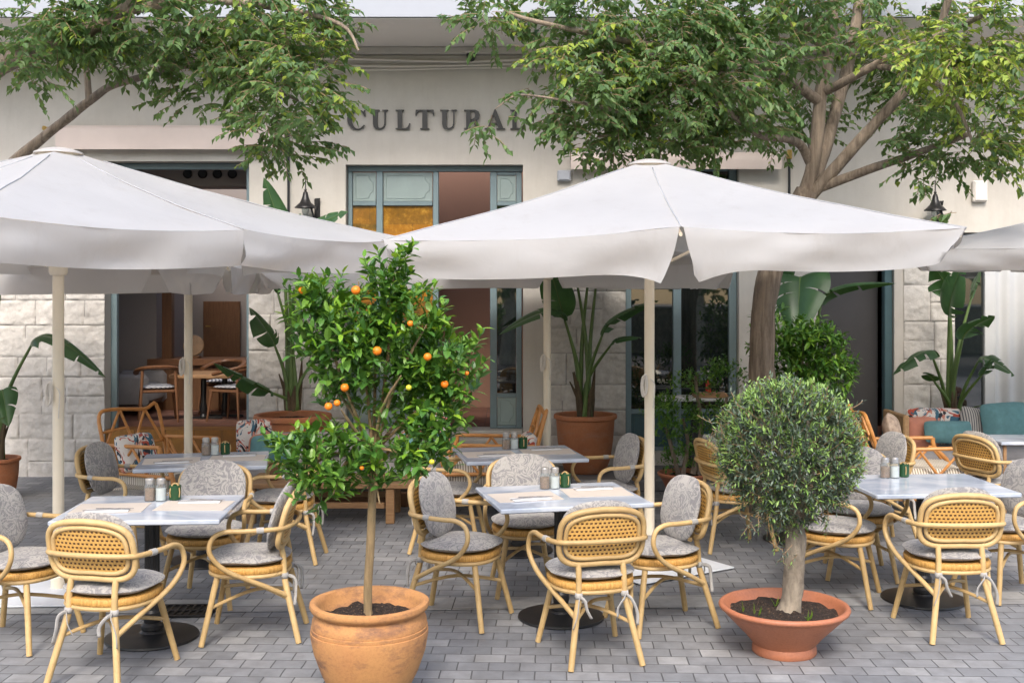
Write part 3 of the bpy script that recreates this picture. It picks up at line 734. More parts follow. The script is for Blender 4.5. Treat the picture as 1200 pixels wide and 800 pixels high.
# ================================================================== PARASOLS
def parasol(c, h, rot, label, z_s=2.356, z_a=2.95, over=None, drops=None, hx=None, hy=None, group='square canvas parasols over the terrace', pole_r=.037, plate=None, hank=True, plate_rot=0, nosplit=()):
    """c = foot of the pole; h = half side; rot = degrees; over = {rim index: (dx,dy,dz)}"""
    root = thing('parasol', (c[0], c[1], 0), label, 'parasol', group)
    hx = hx or (h, h); hy = hy or (h, h)
    base = [(hx[1],0),(hx[1],hy[1]),(0,hy[1]),(-hx[0],hy[1]),(-hx[0],0),(-hx[0],-hy[0]),(0,-hy[0]),(hx[1],-hy[0])]
    ca, sa = math.cos(R(rot)), math.sin(R(rot)); rim = []
    for k, (x, y) in enumerate(base):
        q = Vector((x*ca-y*sa, x*sa+y*ca, z_s - (0.0 if k % 2 else -.012)))
        if over and k in over: q += Vector(over[k])
        rim.append(q)
    apex = Vector((0,0,z_a)); nu, nv = 14, 14
    mb = MB()
    for k in range(8):
        a_, b_ = rim[k], rim[(k+1)%8]; vs = []
        for j in range(nv+1):
            t = .05+.95*j/nv
            for i in range(nu+1):
                u = i/nu; q = apex.lerp(a_.lerp(b_, u), t)
                s = math.sin(math.pi*u)
                q.z -=   .035*s*t*t + .035*math.sin(math.pi*t)
                q.z += .008*noise.noise(Vector((q.x*2.5+c[0], q.y*2.5+c[1], k)))
                n2 = Vector((q.x, q.y, 0)); 
                if n2.length > 0: q -= n2.normalized()*(.014*s*t*t)
                vs.append(q)
        W = nu+1
        mb.add(vs, [(j*W+i, (j+1)*W+i, (j+1)*W+i+1, j*W+i+1) for j in range(nv) for i in range(nu)])
    # weld the shared rib edges by rounding
    weld(mb)
    can = mb.build('canopy', M['canvas'], root, sharp=0)
    for k in range(8):
        pts = []
        for j in range(1, nv+1):
            t = .05+.95*j/nv; q = apex.lerp(rim[k], t); q.z -= .035*math.sin(math.pi*t)
            q.z += .008*noise.noise(Vector((q.x*2.5+c[0], q.y*2.5+c[1], k)))+.002; pts.append(q)
        mb = MB(); tube(mb, pts, .0042, 6, flat=1.0); mb.v = [(x,y,z) for x,y,z in mb.v]
        mb.build('seam', M['seam'], root, sharp=0)
    # valances hanging from the rim
    for k in range(8):
        a_, b_ = rim[k], rim[(k+1)%8]
        d = (drops or {}).get(k, (.27,.20,.27)); nu2, nv2 = 36, 8; vs = []
        out = Vector(((a_+b_).x, (a_+b_).y, 0)).normalized(); L = (b_-a_).length; tn = (b_-a_).normalized()
        for j in range(nv2+1):
            v = j/nv2
            for i in range(nu2+1):
                u = i/nu2; e = 9 if ((k in nosplit and u < .5) or ((k+1)%8 in nosplit and u >= .5)) else min(u, 1-u)*L
                uu = u
                top = a_.lerp(b_, u); s = math.sin(math.pi*u)
                top.z -= .035*s; top -= out*(.014*s)
                # drop profile: ends d0,d2, middle d1, rounded lower corners
                dd = d[1]+(d[0]-d[1])*max(0,1-u/.33)**2+(d[2]-d[1])*max(0,1-(1-u)/.33)**2
                rc = .07
                if e < rc: dd -= (1-math.sqrt(max(0,1-((rc-e)/rc)**2)))*rc*.9
                q = top-Vector((0,0,dd*v))
                # open the slit: pull the ends inwards lower down
                pull = (.012+.10*v**1.3)*max(0,1-e/.5)**2; q += tn*(pull if u < .5 else -pull)
                q += out*(.035*math.sin(v*2.2)*math.sin(u*9+k*1.7+v*1.5)*v + .05*v*(1-v)*math.cos(u*5+k) + .02*noise.noise(Vector((u*6,v*2,k*3+c[0]))))
                q += out*(-.05*v*v)
                vs.append(q)
        W = nu2+1; mbv = MB()
        mbv.add(vs, [(j*W+i, (j+1)*W+i, (j+1)*W+i+1, j*W+i+1) for j in range(nv2) for i in range(nu2)])
        mbv.build('valance', M['canvas'], root, sharp=0)
    # vent cap
    mb = MB(); lathe(mb, [(.158,-.040),(.154,-.030),(.10,-.010),(.05,.0),(.001,.003)], (0,0,z_a+.0), 24); mb.build('vent_cap', M['canvas'], root)
    mb = MB(); lathe(mb, [(.135,-.075),(.130,-.036)], (0,0,z_a), 24); mb.build('vent_band', M['pole'], root)
    for q in rim:
        mb = MB(); qe = q*1.0; qe.z -= .02; tube(mb, [(q.x*.06,q.y*.06,z_a-.14),(qe.x*.985,qe.y*.985,qe.z-.025)], .011, 6); mb.build('rib', M['pole'], root)
        mb = MB(); m_ = Vector((q.x*.5,q.y*.5,(z_a+q.z)/2-.09)); tube(mb, [(q.x*.03,q.y*.03,2.16), m_], .009, 6); mb.build('strut', M['pole'], root)
    mb = MB(); lathe(mb, [(.05,2.10),(.06,2.12),(.06,2.19),(.05,2.21)], n=16); lathe(mb, [(.05,z_a-.2),(.065,z_a-.18),(.065,z_a-.11),(.04,z_a-.09)], n=16); mb.build('hub', M['pole'], root)
    mb = MB(); lathe(mb, [(pole_r,.008),(pole_r,z_a-.05)], n=20); mb.build('pole', M['pole'], root)
    mb = MB(); lathe(mb, [(pole_r+.012,.012),(pole_r+.012,.09),(pole_r+.001,.10)], n=20); mb.build('pole_sleeve', M['pole'], root)
    if plate:
        mb = MB(); bbox(mb, -plate/2, plate/2, -plate/2, plate/2, .0085, .02, .004); mb.xf(Matrix.Rotation(R(plate_rot),4,'Z'))
        mb.build('base_plate', M['plate'], root, smooth=False)
    if hank:
        mb = MB()
        for q in range(5):
            r0 = .028+.004*q; pts = [(-.035+.016*math.cos(a_*math.pi/8)-.004*q, -pole_r-.012-.005*(q%3), 1.32+.075*math.sin(a_*math.pi/8)-.004*q) for a_ in range(16)]
            tube(mb, pts, .0045, 6, closed=True)
        mb.build('rope_hank', M['rope'], root)
        mb = MB(); tube(mb, crom([(.0,-pole_r-.008,1.36),(.03,-pole_r-.02,1.32),(.025,-pole_r-.02,1.20),(.02,-pole_r-.012,1.15)], 4), .004, 6); mb.build('rope_end', M['rope'], root)
    return root
def weld(mb, p=4):
    key = {}; nv = []; mp = []
    for v in mb.v:
        k = (round(v[0],p), round(v[1],p), round(v[2],p))
        if k not in key: key[k] = len(nv); nv.append(v)
        mp.append(key[k])
    fs = []; ms = []
    for f, m_ in zip(mb.f, mb.m):
        g = []
        for i in f:
            if mp[i] not in g: g.append(mp[i])
        if len(g) > 2: fs.append(tuple(g)); ms.append(m_)
    mb.v, mb.f, mb.m = nv, fs, ms

D = (.26,.20,.26)
# rim order: 0 = right mid, 1 = far right corner, 2 = far mid, 3 = far left, 4 = left mid, 5 = near left, 6 = near mid, 7 = near right
parasol((1.0,8.28), 1.69, -4, 'large white parasol right of the orange tree, its front valance slit',
        over={5:(.03,.05,-.055), 6:(.1,0,.0), 7:(.03,.02,.0)}, drops={5:(.22,.23,.34),6:(.34,.22,.20),0:(.1,.08,.1),7:(.12,.1,.12),1:(.1,.08,.1),2:(.26,.2,.26),3:(.2,.2,.2),4:D}, plate=.86, plate_rot=33)
parasol((-3.03,7.6), 1.70, -30, 'large white parasol at the left edge of the terrace',
        drops={5:(.21,.21,.22),6:(.22,.21,.26),7:(.22,.21,.21),0:(.21,.21,.27)}, plate=.9, plate_rot=3, nosplit=(0,), over={7:(-.14,-.08,0),0:(-.03,-.03,-.012)})
parasol((5.72,9.4), 1.70, 43, 'white parasol reaching in from the right edge of the picture', hank=False, drops={k:(.2,.17,.2) for k in range(8)})
parasol((.335,10.85), 1.3, 0, 'white parasol behind the large right one, pole beside the big terracotta pot', z_s=2.24, z_a=2.80, hx=(2.55,1.58), hy=(1.05,1.05), pole_r=.036, drops={k:(.24,.20,.24) for k in range(8)})
parasol((-2.93,10.3), 1.3, 0, 'white parasol behind the large left one, before the open shop window', z_s=2.21, z_a=2.78, hx=(2.6,.62), hy=(1.0,1.0), pole_r=.037, drops={k:(.24,.22,.24) for k in range(8)})

# ================================================================== RATTAN CHAIRS
def chair_proto():
    root = thing('rattan_armchair', (0,0,0), '', 'armchair', 'rattan bistro armchairs at the marble tables')
    def cy(u, v): return -.235+.5*u*u-.25*v
    zc = .682
    def loop(s, r, yo=0, n=44, ex=3.6):
        mb = MB(); pts = []
        for k in range(n):
            x, z = sup(2*math.pi*k/n, ex); u, v = x*.236*s[0], z*.150*s[1]
            pts.append((u, cy(u, v)+yo, zc+v+ .006*math.cos(u*14)))
        tube(mb, pts, r, 10, closed=True); return mb
    mb = loop((1,1), .0165); a_ = loop((.868,.79), .0125, -.004); mb.add(a_.v, a_.f); mb.build('back_frame', M['rattan'], root, sharp=0)
    # cane panel
    mb = MB(); nu, nv = 16, 8
    def cp(a_, s, yo):
        x, z = sup(a_, 3.6); u, v = x*.236*.87*s, z*.150*.80*s
        return (u, cy(u, v)+yo, zc+v)
    n = 40; rings = [.25,.5,.75,1.0]
    for yo, fl in ((-.006,0),(.004,1)):
        vs = [(0, cy(0,0)+yo, zc)]; fs = []
        for s in rings: vs += [cp(2*math.pi*k/n, s, yo) for k in range(n)]
        for k in range(n): fs.append((0, 1+k, 1+(k+1)%n))
        for q in range(3):
            for k in range(n): fs.append((1+q*n+k, 1+(q+1)*n+k, 1+(q+1)*n+(k+1)%n, 1+q*n+(k+1)%n))
        mb.add(vs, fs)
    mb.build('cane_panel', M['cane'], root, sharp=0)
    for s in (-1,1):
        mb = MB(); tube(mb, crom([(s*.125,cy(.125,-.145)+.002,.545),(s*.127,-.205,.47),(s*.13,-.212,.36),(s*.148,-.232,.27),(s*.2,-.30,.004)], 4), [.0165]*9+[.018]*5+[.0175]*2+[.0165], 10)
        mb.build('leg', M['rattan'], root)
        mb = MB(); tube(mb, [(s*.155,.155,.405),(s*.175,.178,.30),(s*.232,.238,.004)], [.017,.018,.016], 10); mb.build('leg', M['rattan'], root)
    # seat rim: woven band and rod below it
    def oval(k, n, a_, b_): x, y = sup(2*math.pi*k/n, 2.5); return x*a_, y*b_
    n = 40; mb = MB()
    sec = [(0,-.020),(.013,-.017),(.018,-.008),(.018,.008),(.013,.017),(0,.020),(-.02,.019),(-.06,.016),(-.06,-.016),(-.02,-.019)]
    vs = []; fs = []; m_ = len(sec)
    for k in range(n):
        x, y = oval(k, n, .215, .215)
        nr = Vector((x, y, 0)).normalized()
        for d, z in sec: vs.append((x+nr.x*d, y+nr.y*d, .418+z))
    for k in range(n):
        for q in range(m_): fs.append((k*m_+q, ((k+1)%n)*m_+q, ((k+1)%n)*m_+(q+1)%m_, k*m_+(q+1)%m_))
    fs.append(tuple(k*m_+7 for k in range(n)))
    mb.add(vs, fs); mb.build('seat_rim', M['woven'], root)
    mb = MB(); tube(mb, [(*oval(k, n, .222, .222), .387) for k in range(n)], .0125, 8, closed=True); mb.build('seat_rod', M['rattan'], root)
    # arms: one bent rod
    half = [(.150,-.238,.258),(.205,-.10,.335),(.272,.09,.435),(.302,.175,.535),(.298,.165,.62),(.290,.10,.655),(.285,.0,.657),(.270,-.13,.66),(.235,-.222,.664),(.12,-.268,.668)]
    pts = half+[(0,-.277,.669)]+[(-x,y,z) for x,y,z in half[::-1]]
    mb = MB(); tube(mb, crom(pts, 5), .0142, 10); mb.build('armrest', M['rattan'], root, sharp=0)
    for s, z0 in ((-1,.0),(1,.024)):
        mb = MB(); tube(mb, crom([(s*.188,.19,.21+z0),(0,-.03,.262+z0),(-s*.162,-.248,.218+z0)], 5), .0105, 8); mb.build('stretcher', M['rattan'], root)
    # cushions
    mb = MB(); pillow(mb, .475, .475, .078, 2.6, 12, T(0,.005,.470,90)); mb.v = [(x,y,z+.006*noise.noise(Vector((x*9,y*9,1)))) for x,y,z in mb.v]; mb.build('seat_cushion', M['damask'], root, sharp=0)
    mb = MB(); pillow(mb, .445, .375, .08, 2.7, 12, None)
    mb.v = [(x, cy(x*.9, z)+y+.064+.01*noise.noise(Vector((x*7,z*7,3))), zc+.008+z) for x,y,z in mb.v]; mb.build('back_cushion', M['damask'], root, sharp=0)
    # ties and white wraps
    for s in (-1,1):
        mb = MB()
        lathe(mb, [(.020,-.016),(.023,0),(.020,.016)], (s*.129,-.211,.372), 10)
        for q, (dx, dy, dz, wv) in enumerate(((s*.05,-.045,-.155,.01),(-s*.055,-.03,-.11,-.012))):
            a_ = Vector((s*.129,-.232,.37)); pts = crom([a_, a_+Vector((dx*.35,dy*.9,-.015)), a_+Vector((dx*.75+wv,dy,dz*.55)), a_+Vector((dx,dy*.9,dz))], 4)
            tube(mb, pts, .0105, 6, flat=.28)
        mb.build('cushion_tie', M['tie'], root, sharp=0)
        mb = MB(); tube(mb, [(s*.279,-.075,.659),(s*.272,-.115,.660)], .0185, 10); mb.build('arm_wrap', M['tie'], root)
    return root
proto = chair_proto(); first = [True]
def put_chair(x, y, face, label):
    c = proto if first[0] else dup(proto); first[0] = False
    c.location = (x, y, 0); c.rotation_euler = (0,0,R(face-90)); c['label'] = label; return c
CH = [
 (-2.09,5.98,78,'rattan armchair with its cane back to us at the front left table'),
 (-2.80,6.50,-16,'rattan armchair cut by the left picture edge, its grey cushion facing right'),
 (-1.52,6.62,184,'rattan armchair seen side on, left of the orange tree pot, at the front left table'),
 (-1.98,7.34,-92,'rattan armchair facing us behind the front left table'),
 (-2.88,8.40,-8,'rattan armchair left of the rear left table, below the bamboo lounge chair'),
 (-1.72,8.48,178,'rattan armchair right of the rear left table, against the orange tree leaves'),
 (-.31,6.93,-22,'rattan armchair seen side on, just right of the orange tree pot'),
 (.43,6.30,104,'rattan armchair with its cane back to us at the front middle table'),
 (.87,6.82,200,'rattan armchair right of the front middle table, before the white parasol plate'),
 (.10,7.62,-82,'rattan armchair facing us between the two middle tables'),
 (-.46,8.78,-6,'rattan armchair left of the rear middle table, half behind the orange leaves'),
 (.74,8.86,196,'rattan armchair right of the rear middle table, near the big terracotta pot'),
 (2.565,6.72,91,'rattan armchair with its cane back to us at the front right table'),
 (2.12,7.42,-24,'rattan armchair right behind the olive trunk, left of the front right table'),
 (3.25,7.50,196,'rattan armchair cut by the right picture edge, at the front right table'),
 (2.44,8.02,-100,'rattan armchair facing us behind the front right table'),
 (1.74,8.88,14,'rattan armchair near the bowl of clipped shrubs, left of the olive crown'),
 (2.84,8.98,192,'rattan armchair with cushions facing left, between the olive crown and the zigzag lounge chair'),
 (3.90,9.15,20,'rattan armchair with its cane back to us in front of the cushioned sofa'),
]
for c in CH: put_chair(*c)

# ================================================================== MARBLE TABLES
def table_proto():
    root = thing('marble_table', (0,0,0), '', 'table', 'marble topped pedestal tables')
    mb = MB(); bbox(mb, -.46, .46, -.38, .38, .722, .75, .006); mb.build('table_top', M['marble'], root, smooth=False)
    mb = MB(); lathe(mb, [(.26,.001),(.265,.006),(.262,.016),(.20,.026),(.07,.036),(.055,.05)], n=48); mb.build('base', M['black_metal'], root)
    mb = MB(); lathe(mb, [(.05,.04),(.062,.055),(.062,.075),(.046,.09),(.052,.12),(.052,.15),(.04,.165)], n=28)
    lathe(mb, [(.040,.165),(.040,.70)], n=40, rfun=lambda a_, z: 1+.045*math.cos(a_*20))
    lathe(mb, [(.046,.66),(.05,.69),(.05,.722)], n=28); mb.build('column', M['black_metal'], root)
    mb = MB(); bbox(mb, -.25, .25, -.03, .03, .705, .721, .004); bbox(mb, -.03, .03, -.25, .25, .7045, .7205, .004); mb.build('bracket', M['black_metal'], root, smooth=False)
    return root
tp = table_proto(); ft = [True]
TABS = {}
def put_table(key, x, y, rot, label, sx=1, sy=1):
    t_ = tp if ft[0] else dup(tp); ft[0] = False
    t_.location = (x,y,0); t_.rotation_euler = (0,0,R(rot)); t_['label'] = label; TABS[key] = (x,y,R(rot)); return t_
put_table('front left', -2.075,6.56,3,'marble table at front left, beside the drain grate')
put_table('front middle', .30,6.96,13,'marble table at front middle, just right of the orange tree trunk')
put_table('front right', 2.66,7.36,4,'large bare marble table at front right, beside the olive tree')
put_table('rear left', -2.27,8.40,11,'marble table at rear left, before the open shop window')
put_table('rear middle', .05,8.74,11,'marble table at rear middle, before the entrance step')
put_table('rear right', 2.28,9.12,2,'marble table almost hidden behind the olive crown')
def tpt(key, u, v, z=.7505):
    x, y, a_ = TABS[key]; return (x+u*math.cos(a_)-v*math.sin(a_), y+u*math.sin(a_)+v*math.cos(a_), z)
# place settings: proto at origin, copied
def setting_protos():
    P = {}
    mb = MB(); box(mb, -.20,.20,-.145,.145,0,.0022); P['placemat'] = mb.build('placemat', M['paper'], smooth=False)
    mb = MB(); vs = []; 
    bbox(mb, -.12,.12,-.045,.045,0,.006,.002); P['napkin'] = mb.build('napkin', M['napkin'], smooth=False)
    mb = MB(); tube(mb, crom([(-.10,0,.002),(-.02,0,.004),(.03,0,.003),(.06,.0,.004)], 3), .0035, 6, flat=.9)
    for k in (-1.5,-.5,.5,1.5): tube(mb, [(.055,k*.002,.004),(.065,k*.006,.005),(.10,k*.006,.004)], .0018, 4)
    P['fork'] = mb.build('fork', M['steel'])
    mb = MB(); tube(mb, [(-.10,0,.004),(0,0,.004)], .0042, 6); vs = [(0,-.006,.003),(.09,-.008,.003),(.115,.004,.003),(0,.006,.003)]
    mb.add(vs+[(x,y,z+.003) for x,y,z in vs], [(3,2,1,0),(4,5,6,7),(0,1,5,4),(1,2,6,5),(2,3,7,6),(3,0,4,7)]); P['knife'] = mb.build('knife', M['steel'])
    return P
SP = setting_protos(); used = set()
def put_item(kind, loc, rz, label, cat, group):
    o = SP[kind]
    if kind in used: o = o.copy(); COL.objects.link(o)
    used.add(kind); o.location = loc; o.rotation_euler = (0,0,rz); return tag(o, label, cat, group)
for key in ('front left','front middle','rear left','rear middle'):
    for side, u, v, dr in (('left',-.23,-.02,3),('right',.235,.03,-3)):
        a_ = TABS[key][2]+R(dr)
        put_item('placemat', tpt(key,u,v), a_, f'beige paper placemat on the {side} half of the {key} table', 'placemat', 'paper placemats')
        vv = -.10 if side == 'left' else .10
        put_item('napkin', tpt(key,u+.01,v+vv,.7530), a_+R(4), f'white folded napkin on the {side} placemat of the {key} table', 'napkin', 'white napkins')
        put_item('fork', tpt(key,u-.02,v+vv,.7592), a_+R(9), f'steel fork on the {side} napkin of the {key} table', 'fork', 'steel forks')
        put_item('knife', tpt(key,u+.04,v+vv+.022,.7592), a_+R(-6), f'steel knife on the {side} napkin of the {key} table', 'knife', 'steel knives')
def shaker_proto(name, fill):
    r = thing(name, (0,0,0), '', 'shaker')
    mb = MB(); lathe(mb, [(.001,0),(.023,.001),(.025,.004),(.025,.068),(.019,.078),(.019,.082)], n=18); mb.build('glass_body', M['jar_glass'], r)
    mb = MB(); lathe(mb, [(.001,.004),(.0225,.004),(.0225,.058),(.001,.059)], n=16); mb.build('filling', fill, r)
    mb = MB(); lathe(mb, [(.020,.079),(.021,.098),(.016,.104),(.001,.105)], n=18); mb.build('lid', M['lid'], r); return r
SHK = 1.3
PS = {'pepper_shaker': shaker_proto('pepper_shaker', M['pepper']), 'salt_shaker': shaker_proto('salt_shaker', M['salt'])}
r = thing('sugar_jar', (0,0,0), '', 'jar'); PS['sugar_jar'] = r
mb = MB(); lathe(mb, [(.001,0),(.032,.001),(.036,.006),(.036,.085),(.033,.088),(.031,.083),(.031,.02),(.001,.02)], n=20); mb.build('jar_body', M['green_glass'], r)
mb = MB()
for a_ in (0, .5): tube(mb, [(.040*math.cos(a_*math.pi+k*math.pi/8)*1.0, .0, .047+.052*math.sin(k*math.pi/8)) if a_ == 0 else (0,.040*math.cos(k*math.pi/8),.047+.053*math.sin(k*math.pi/8)) for k in range(16)], .0035, 6, closed=True)
mb.build('rattan_wrap', M['rattan'], r)
usedp = set()
for key, u, v in (('front left',.0,.20),('front middle',.02,.22),('front right',-.09,.24),('rear left',.06,.22),('rear middle',.01,.22)):
    for nm, du, dv, lb in (('pepper_shaker',-.065,0,'glass shaker of brown pepper'),('salt_shaker',0,.0,'glass shaker of white salt'),('sugar_jar',.075,.03,'dark green jar wrapped in rattan')):
        o = PS[nm] if nm not in usedp else dup(PS[nm]); usedp.add(nm)
        o.location = tpt(key, u+du, v+dv, .7503); tag(o, f'{lb} on the {key} marble table', None, {'pepper_shaker':'pepper shakers','salt_shaker':'salt shakers','sugar_jar':'green sugar jars'}[nm])
        o.rotation_euler = (0,0,R(random.uniform(0,90))); o.scale = (SHK,)*3 if nm != 'sugar_jar' else (1.0,)*3

# drain grate
a_ = gnd(216,717,0); r = thing('drain_grate', (a_.x, a_.y, .004), 'small black cast drain grate in the pale slab band, under the front left table', 'grate', rz=R(2))
mb = MB(); box(mb, -.19,.19,-.125,.125,.0005,.003); mb.build('pit', M['letter'], r, smooth=False)
mb = MB()
for k in range(9): bbox(mb, -.19+.0445*k, -.19+.0445*k+.018, -.125,.125,.0035,.012,.003)
for k in range(3): bbox(mb, -.20,.20,-.13+.1225*k,-.13+.1225*k+.02,.004,.0128,.003)
mb.build('grille', M['black_metal'], r, smooth=False)

# ================================================================== LEAVES
def leaf2(mb, p, d, up, L, W, fold=.25, curl=0.0, m=0):
    """folded diamond leaf of two triangles sharing the midrib"""
    d = d.normalized(); s = d.cross(up)
    if s.length < 1e-4: s = d.cross(Vector((1,.3,0)))
    s.normalize(); n = s.cross(d)
    q = p+d*(L*.42)+n*(curl*.3*L)
    mb.add([p, q+s*(W/2)+n*(fold*W*.5), p+d*L-n*(curl*L), q-s*(W/2)+n*(fold*W*.5)], [(0,1,2),(0,2,3)], m)
def leaf4(mb, p, d, up, L, W, fold=.2, curl=.1, m=0):
    d = d.normalized(); s = d.cross(up)
    if s.length < 1e-4: s = d.cross(Vector((1,.3,0)))
    s.normalize(); n = s.cross(d)
    a1 = p+d*(L*.28)+n*(curl*L*.25); a2 = p+d*(L*.68)+n*(curl*L*.15); e = p+d*L-n*(curl*L*.5); f1 = n*(fold*W*.5)
    mb.add([p, a1, a2, e, a1+s*(W*.46)+f1, a2+s*(W*.40)+f1, a1-s*(W*.46)+f1, a2-s*(W*.40)+f1],
           [(0,4,1),(1,4,5,2),(2,5,3),(0,1,6),(1,2,7,6),(2,3,7)], m)
def rv(rnd): 
    while True:
        v = Vector((rnd.uniform(-1,1),rnd.uniform(-1,1),rnd.uniform(-1,1)))
        if .05 < v.length < 1: return v

# ================================================================== PADDLE LEAF PLANTS (bird of paradise / banana like)
def paddle(mbL, mbP, base, A, B, width_, rnd, sag=.12, tear=.5, roll=None, pr=.018):
    """petiole from base to A, blade from A to B"""
    base, A, B = Vector(base), Vector(A), Vector(B); width = width_*1.28
    ax = (B-A); L = ax.length
    mid = base.lerp(A, .5)+Vector((0,0,0)); mid = Vector((base.x+(A.x-base.x)*.28, base.y+(A.y-base.y)*.28, base.z+(A.z-base.z)*.55))
    P = crom([base, mid, A], 7)
    tube(mbP, P, [pr*1.5]+[pr*1.5+(pr*.55-pr*1.5)*i/(len(P)-1) for i in range(1,len(P))], 8, flat=.8)
    d0 = (A-mid).normalized()
    C1 = A+d0*(L*.34); n = 18; mids = []
    for i in range(n+1):
        t = i/n; mids.append(A*(1-t)**2+C1*2*t*(1-t)+B*t*t)
    tube(mbP, mids, [pr*.5*(1-.8*i/n) for i in range(n+1)], 6)
    if roll is None: roll = rnd.uniform(-25,25)
    side0 = Vector((-(B-A).y, (B-A).x, 0))
    if side0.length < 1e-3: side0 = Vector((1,0,0))
    side0.normalize()
    for sg in (-1,1):
        ofs = 0; i0 = 0; segs = []
        while i0 < n:                         # strips between tears
            ln = rnd.randint(2,6) if rnd.random() < tear else rnd.randint(6,12)
            segs.append((i0, min(n,i0+ln))); i0 += ln
        for (a_, b_) in segs:
            droop = rnd.uniform(.0,.5)*tear+.12; vs = []; K = 5; m_ = b_-a_
            shrink = rnd.uniform(.82,1.0)
            for i in range(a_, b_+1):
                t = i/n; tn = (mids[min(i+1,n)]-mids[max(i-1,0)]).normalized()
                s = side0-tn*side0.dot(tn); s.normalize(); nn = s.cross(tn)
                if nn.z < 0: nn = -nn
                rr = R(roll); s2 = s*math.cos(rr)+nn*math.sin(rr); n2 = nn*math.cos(rr)-s*math.sin(rr)
                w_ = width*.5*(math.sin(math.pi*min(1,(t*.93+.07))**.75)**.7)
                if t > .97: w_ *= .3
                for k in range(K+1):
                    q = k/K
                    gap = 0
                    if m_ < n and q > .25:
                        if i == a_ and a_ > 0: gap = .018*(q-.25)
                        if i == b_ and b_ < n: gap = -.022*(q-.25)
                    vs.append(mids[i]+s2*(sg*w_*q*shrink)+n2*(.22*w_*math.sin(q*1.9)-droop*w_*q*q)+tn*(w_*.25*q*q+gap)-Vector((0,0,droop*.4*w_*q*q)))
            W = K+1; fs = [(i*W+k, (i+1)*W+k, (i+1)*W+k+1, i*W+k+1) for i in range(m_) for k in range(K)]
            mbL.add(vs, fs)
def paddle_plant(name, foot, label, leaves, seed, group='big paddle leaved plants along the facade', dry=True):
    """leaves: (Apx, Apy, AY, Bpx, Bpy, BY, width, roll, tear)"""
    rnd = random.Random(seed); r = thing('paddle_leaf_plant', foot, label, 'plant', group); mbP = MB()
    fo = Vector(foot)
    for k, lf in enumerate(leaves):
        A = at(lf[0], lf[1], lf[2])-fo; B = at(lf[3], lf[4], lf[5])-fo
        mbL = MB(); base = Vector((rnd.uniform(-.06,.06), rnd.uniform(-.05,.05), 0))
        paddle(mbL, mbP, base, A, B, lf[6], rnd, roll=lf[7], tear=lf[8], pr=lf[9] if len(lf) > 9 else .02)
        mbL.build('leaf', M['banana'], r, sharp=0)
    mbP.build('stem', M['petiole'], r, sharp=0)
    if dry:
        mb = MB()
        for k in range(9):
            a_ = rnd.uniform(0,6.28); q = .055; h = rnd.uniform(.2,.55)
            tube(mb, [(q*math.cos(a_),q*math.sin(a_),0),(q*1.5*math.cos(a_),q*1.5*math.sin(a_),h*.6),(q*(1.4+rnd.random()*1.6)*math.cos(a_),q*2*math.sin(a_),h)], [.03,.022,.006], 6, flat=.5)
        mb.build('dry_sheath', M['petiole_dry'], r)
    return r

def pot(foot, prof, mat, label, soil_z, soil_r, group=None, name='terracotta_pot', n=56, rough=0.0, cat='pot'):
    r = thing(name, foot, label, cat, group)
    mb = MB(); lathe(mb, prof, n=n, rfun=(lambda a_, z: 1+rough*noise.noise(Vector((math.cos(a_)*2,math.sin(a_)*2,z*4)))))
    mb.build('pot_body', mat, r, sharp=50)
    mb = MB(); vs = [(0,0,soil_z+.02)]; fs = []; rings, n2 = 12, 48
    for i in range(1,rings+1):
        for k in range(n2):
            a_ = 2*math.pi*k/n2; rr = soil_r*i/rings; x, y = rr*math.cos(a_), rr*math.sin(a_)
            vs.append((x, y, soil_z+.022*noise.fractal(Vector((x*22,y*22,soil_z)), .8, 2, 4)+.02*(1-(i/rings)**2)))
    fs = [(0,1+k,1+(k+1)%n2) for k in range(n2)]
    for i in range(rings-1):
        for k in range(n2): fs.append((1+i*n2+k, 1+(i+1)*n2+k, 1+(i+1)*n2+(k+1)%n2, 1+i*n2+(k+1)%n2))
    mb.add(vs, fs); mb.build('soil', M['soil'], r, sharp=0); return r
def tall_prof(r, h): return [(r*.62,0),(r*.66,.01),(r*.80,h*.25),(r*.89,h*.55),(r*.93,h*.88),(r*.935,h*.91),(r*1.0,h*.925),(r*1.01,h*.96),(r*.99,h*.995),(r*.94,h),(r*.87,h*.985),(r*.85,h*.9),(r*.8,h*.8)]
# ---- big pot with plant, centre right
p = at(686,545,11.8); pot((p.x,11.8,.12), tall_prof(.325,.60), M['terra_big'], 'big terracotta pot by the stone pier right of the entrance', .53, .27, rough=.02)
paddle_plant('p', (p.x,11.8,.66), 'paddle leaf plant in the big terracotta pot right of the entrance', [
  (662,376,11.7,585,392,11.3,.26,-10,.2),(661,372,11.8,640,300,11.6,.34,15,.3),(706,392,11.6,772,352,11.5,.34,-8,.8),(716,404,11.5,752,396,11.4,.20,10,.3),
  (676,330,11.8,664,255,11.7,.3,70,.3),(690,322,11.8,708,250,11.7,.3,40,.4),(699,330,11.9,716,300,11.9,.26,20,.5)], 3)
# ---- left of centre, behind the teal pillows
p = at(343,500,11.6); pot((p.x,11.6,.0), tall_prof(.39,.74), M['terra_big'], 'wide terracotta pot behind the teal pillows, left of the orange tree', .67, .32, rough=.02)
paddle_plant('p', (p.x,11.6,.78), 'tall paddle leaf plant between the shop window and the blue entrance', [
  (322,405,11.5,292,360,11.4,.40,-30,.6),(318,460,11.4,250,425,11.2,.26,20,.9),(326,345,11.6,322,325,11.6,.25,0,.3),(333,300,11.6,309,208,11.5,.22,70,.6),
  (352,290,11.6,408,248,11.4,.24,60,.4),(345,330,11.7,352,250,11.7,.3,50,.3),(362,430,11.6,384,400,11.5,.22,10,.4),(339,320,11.5,346,258,11.5,.25,30,.3)], 4)
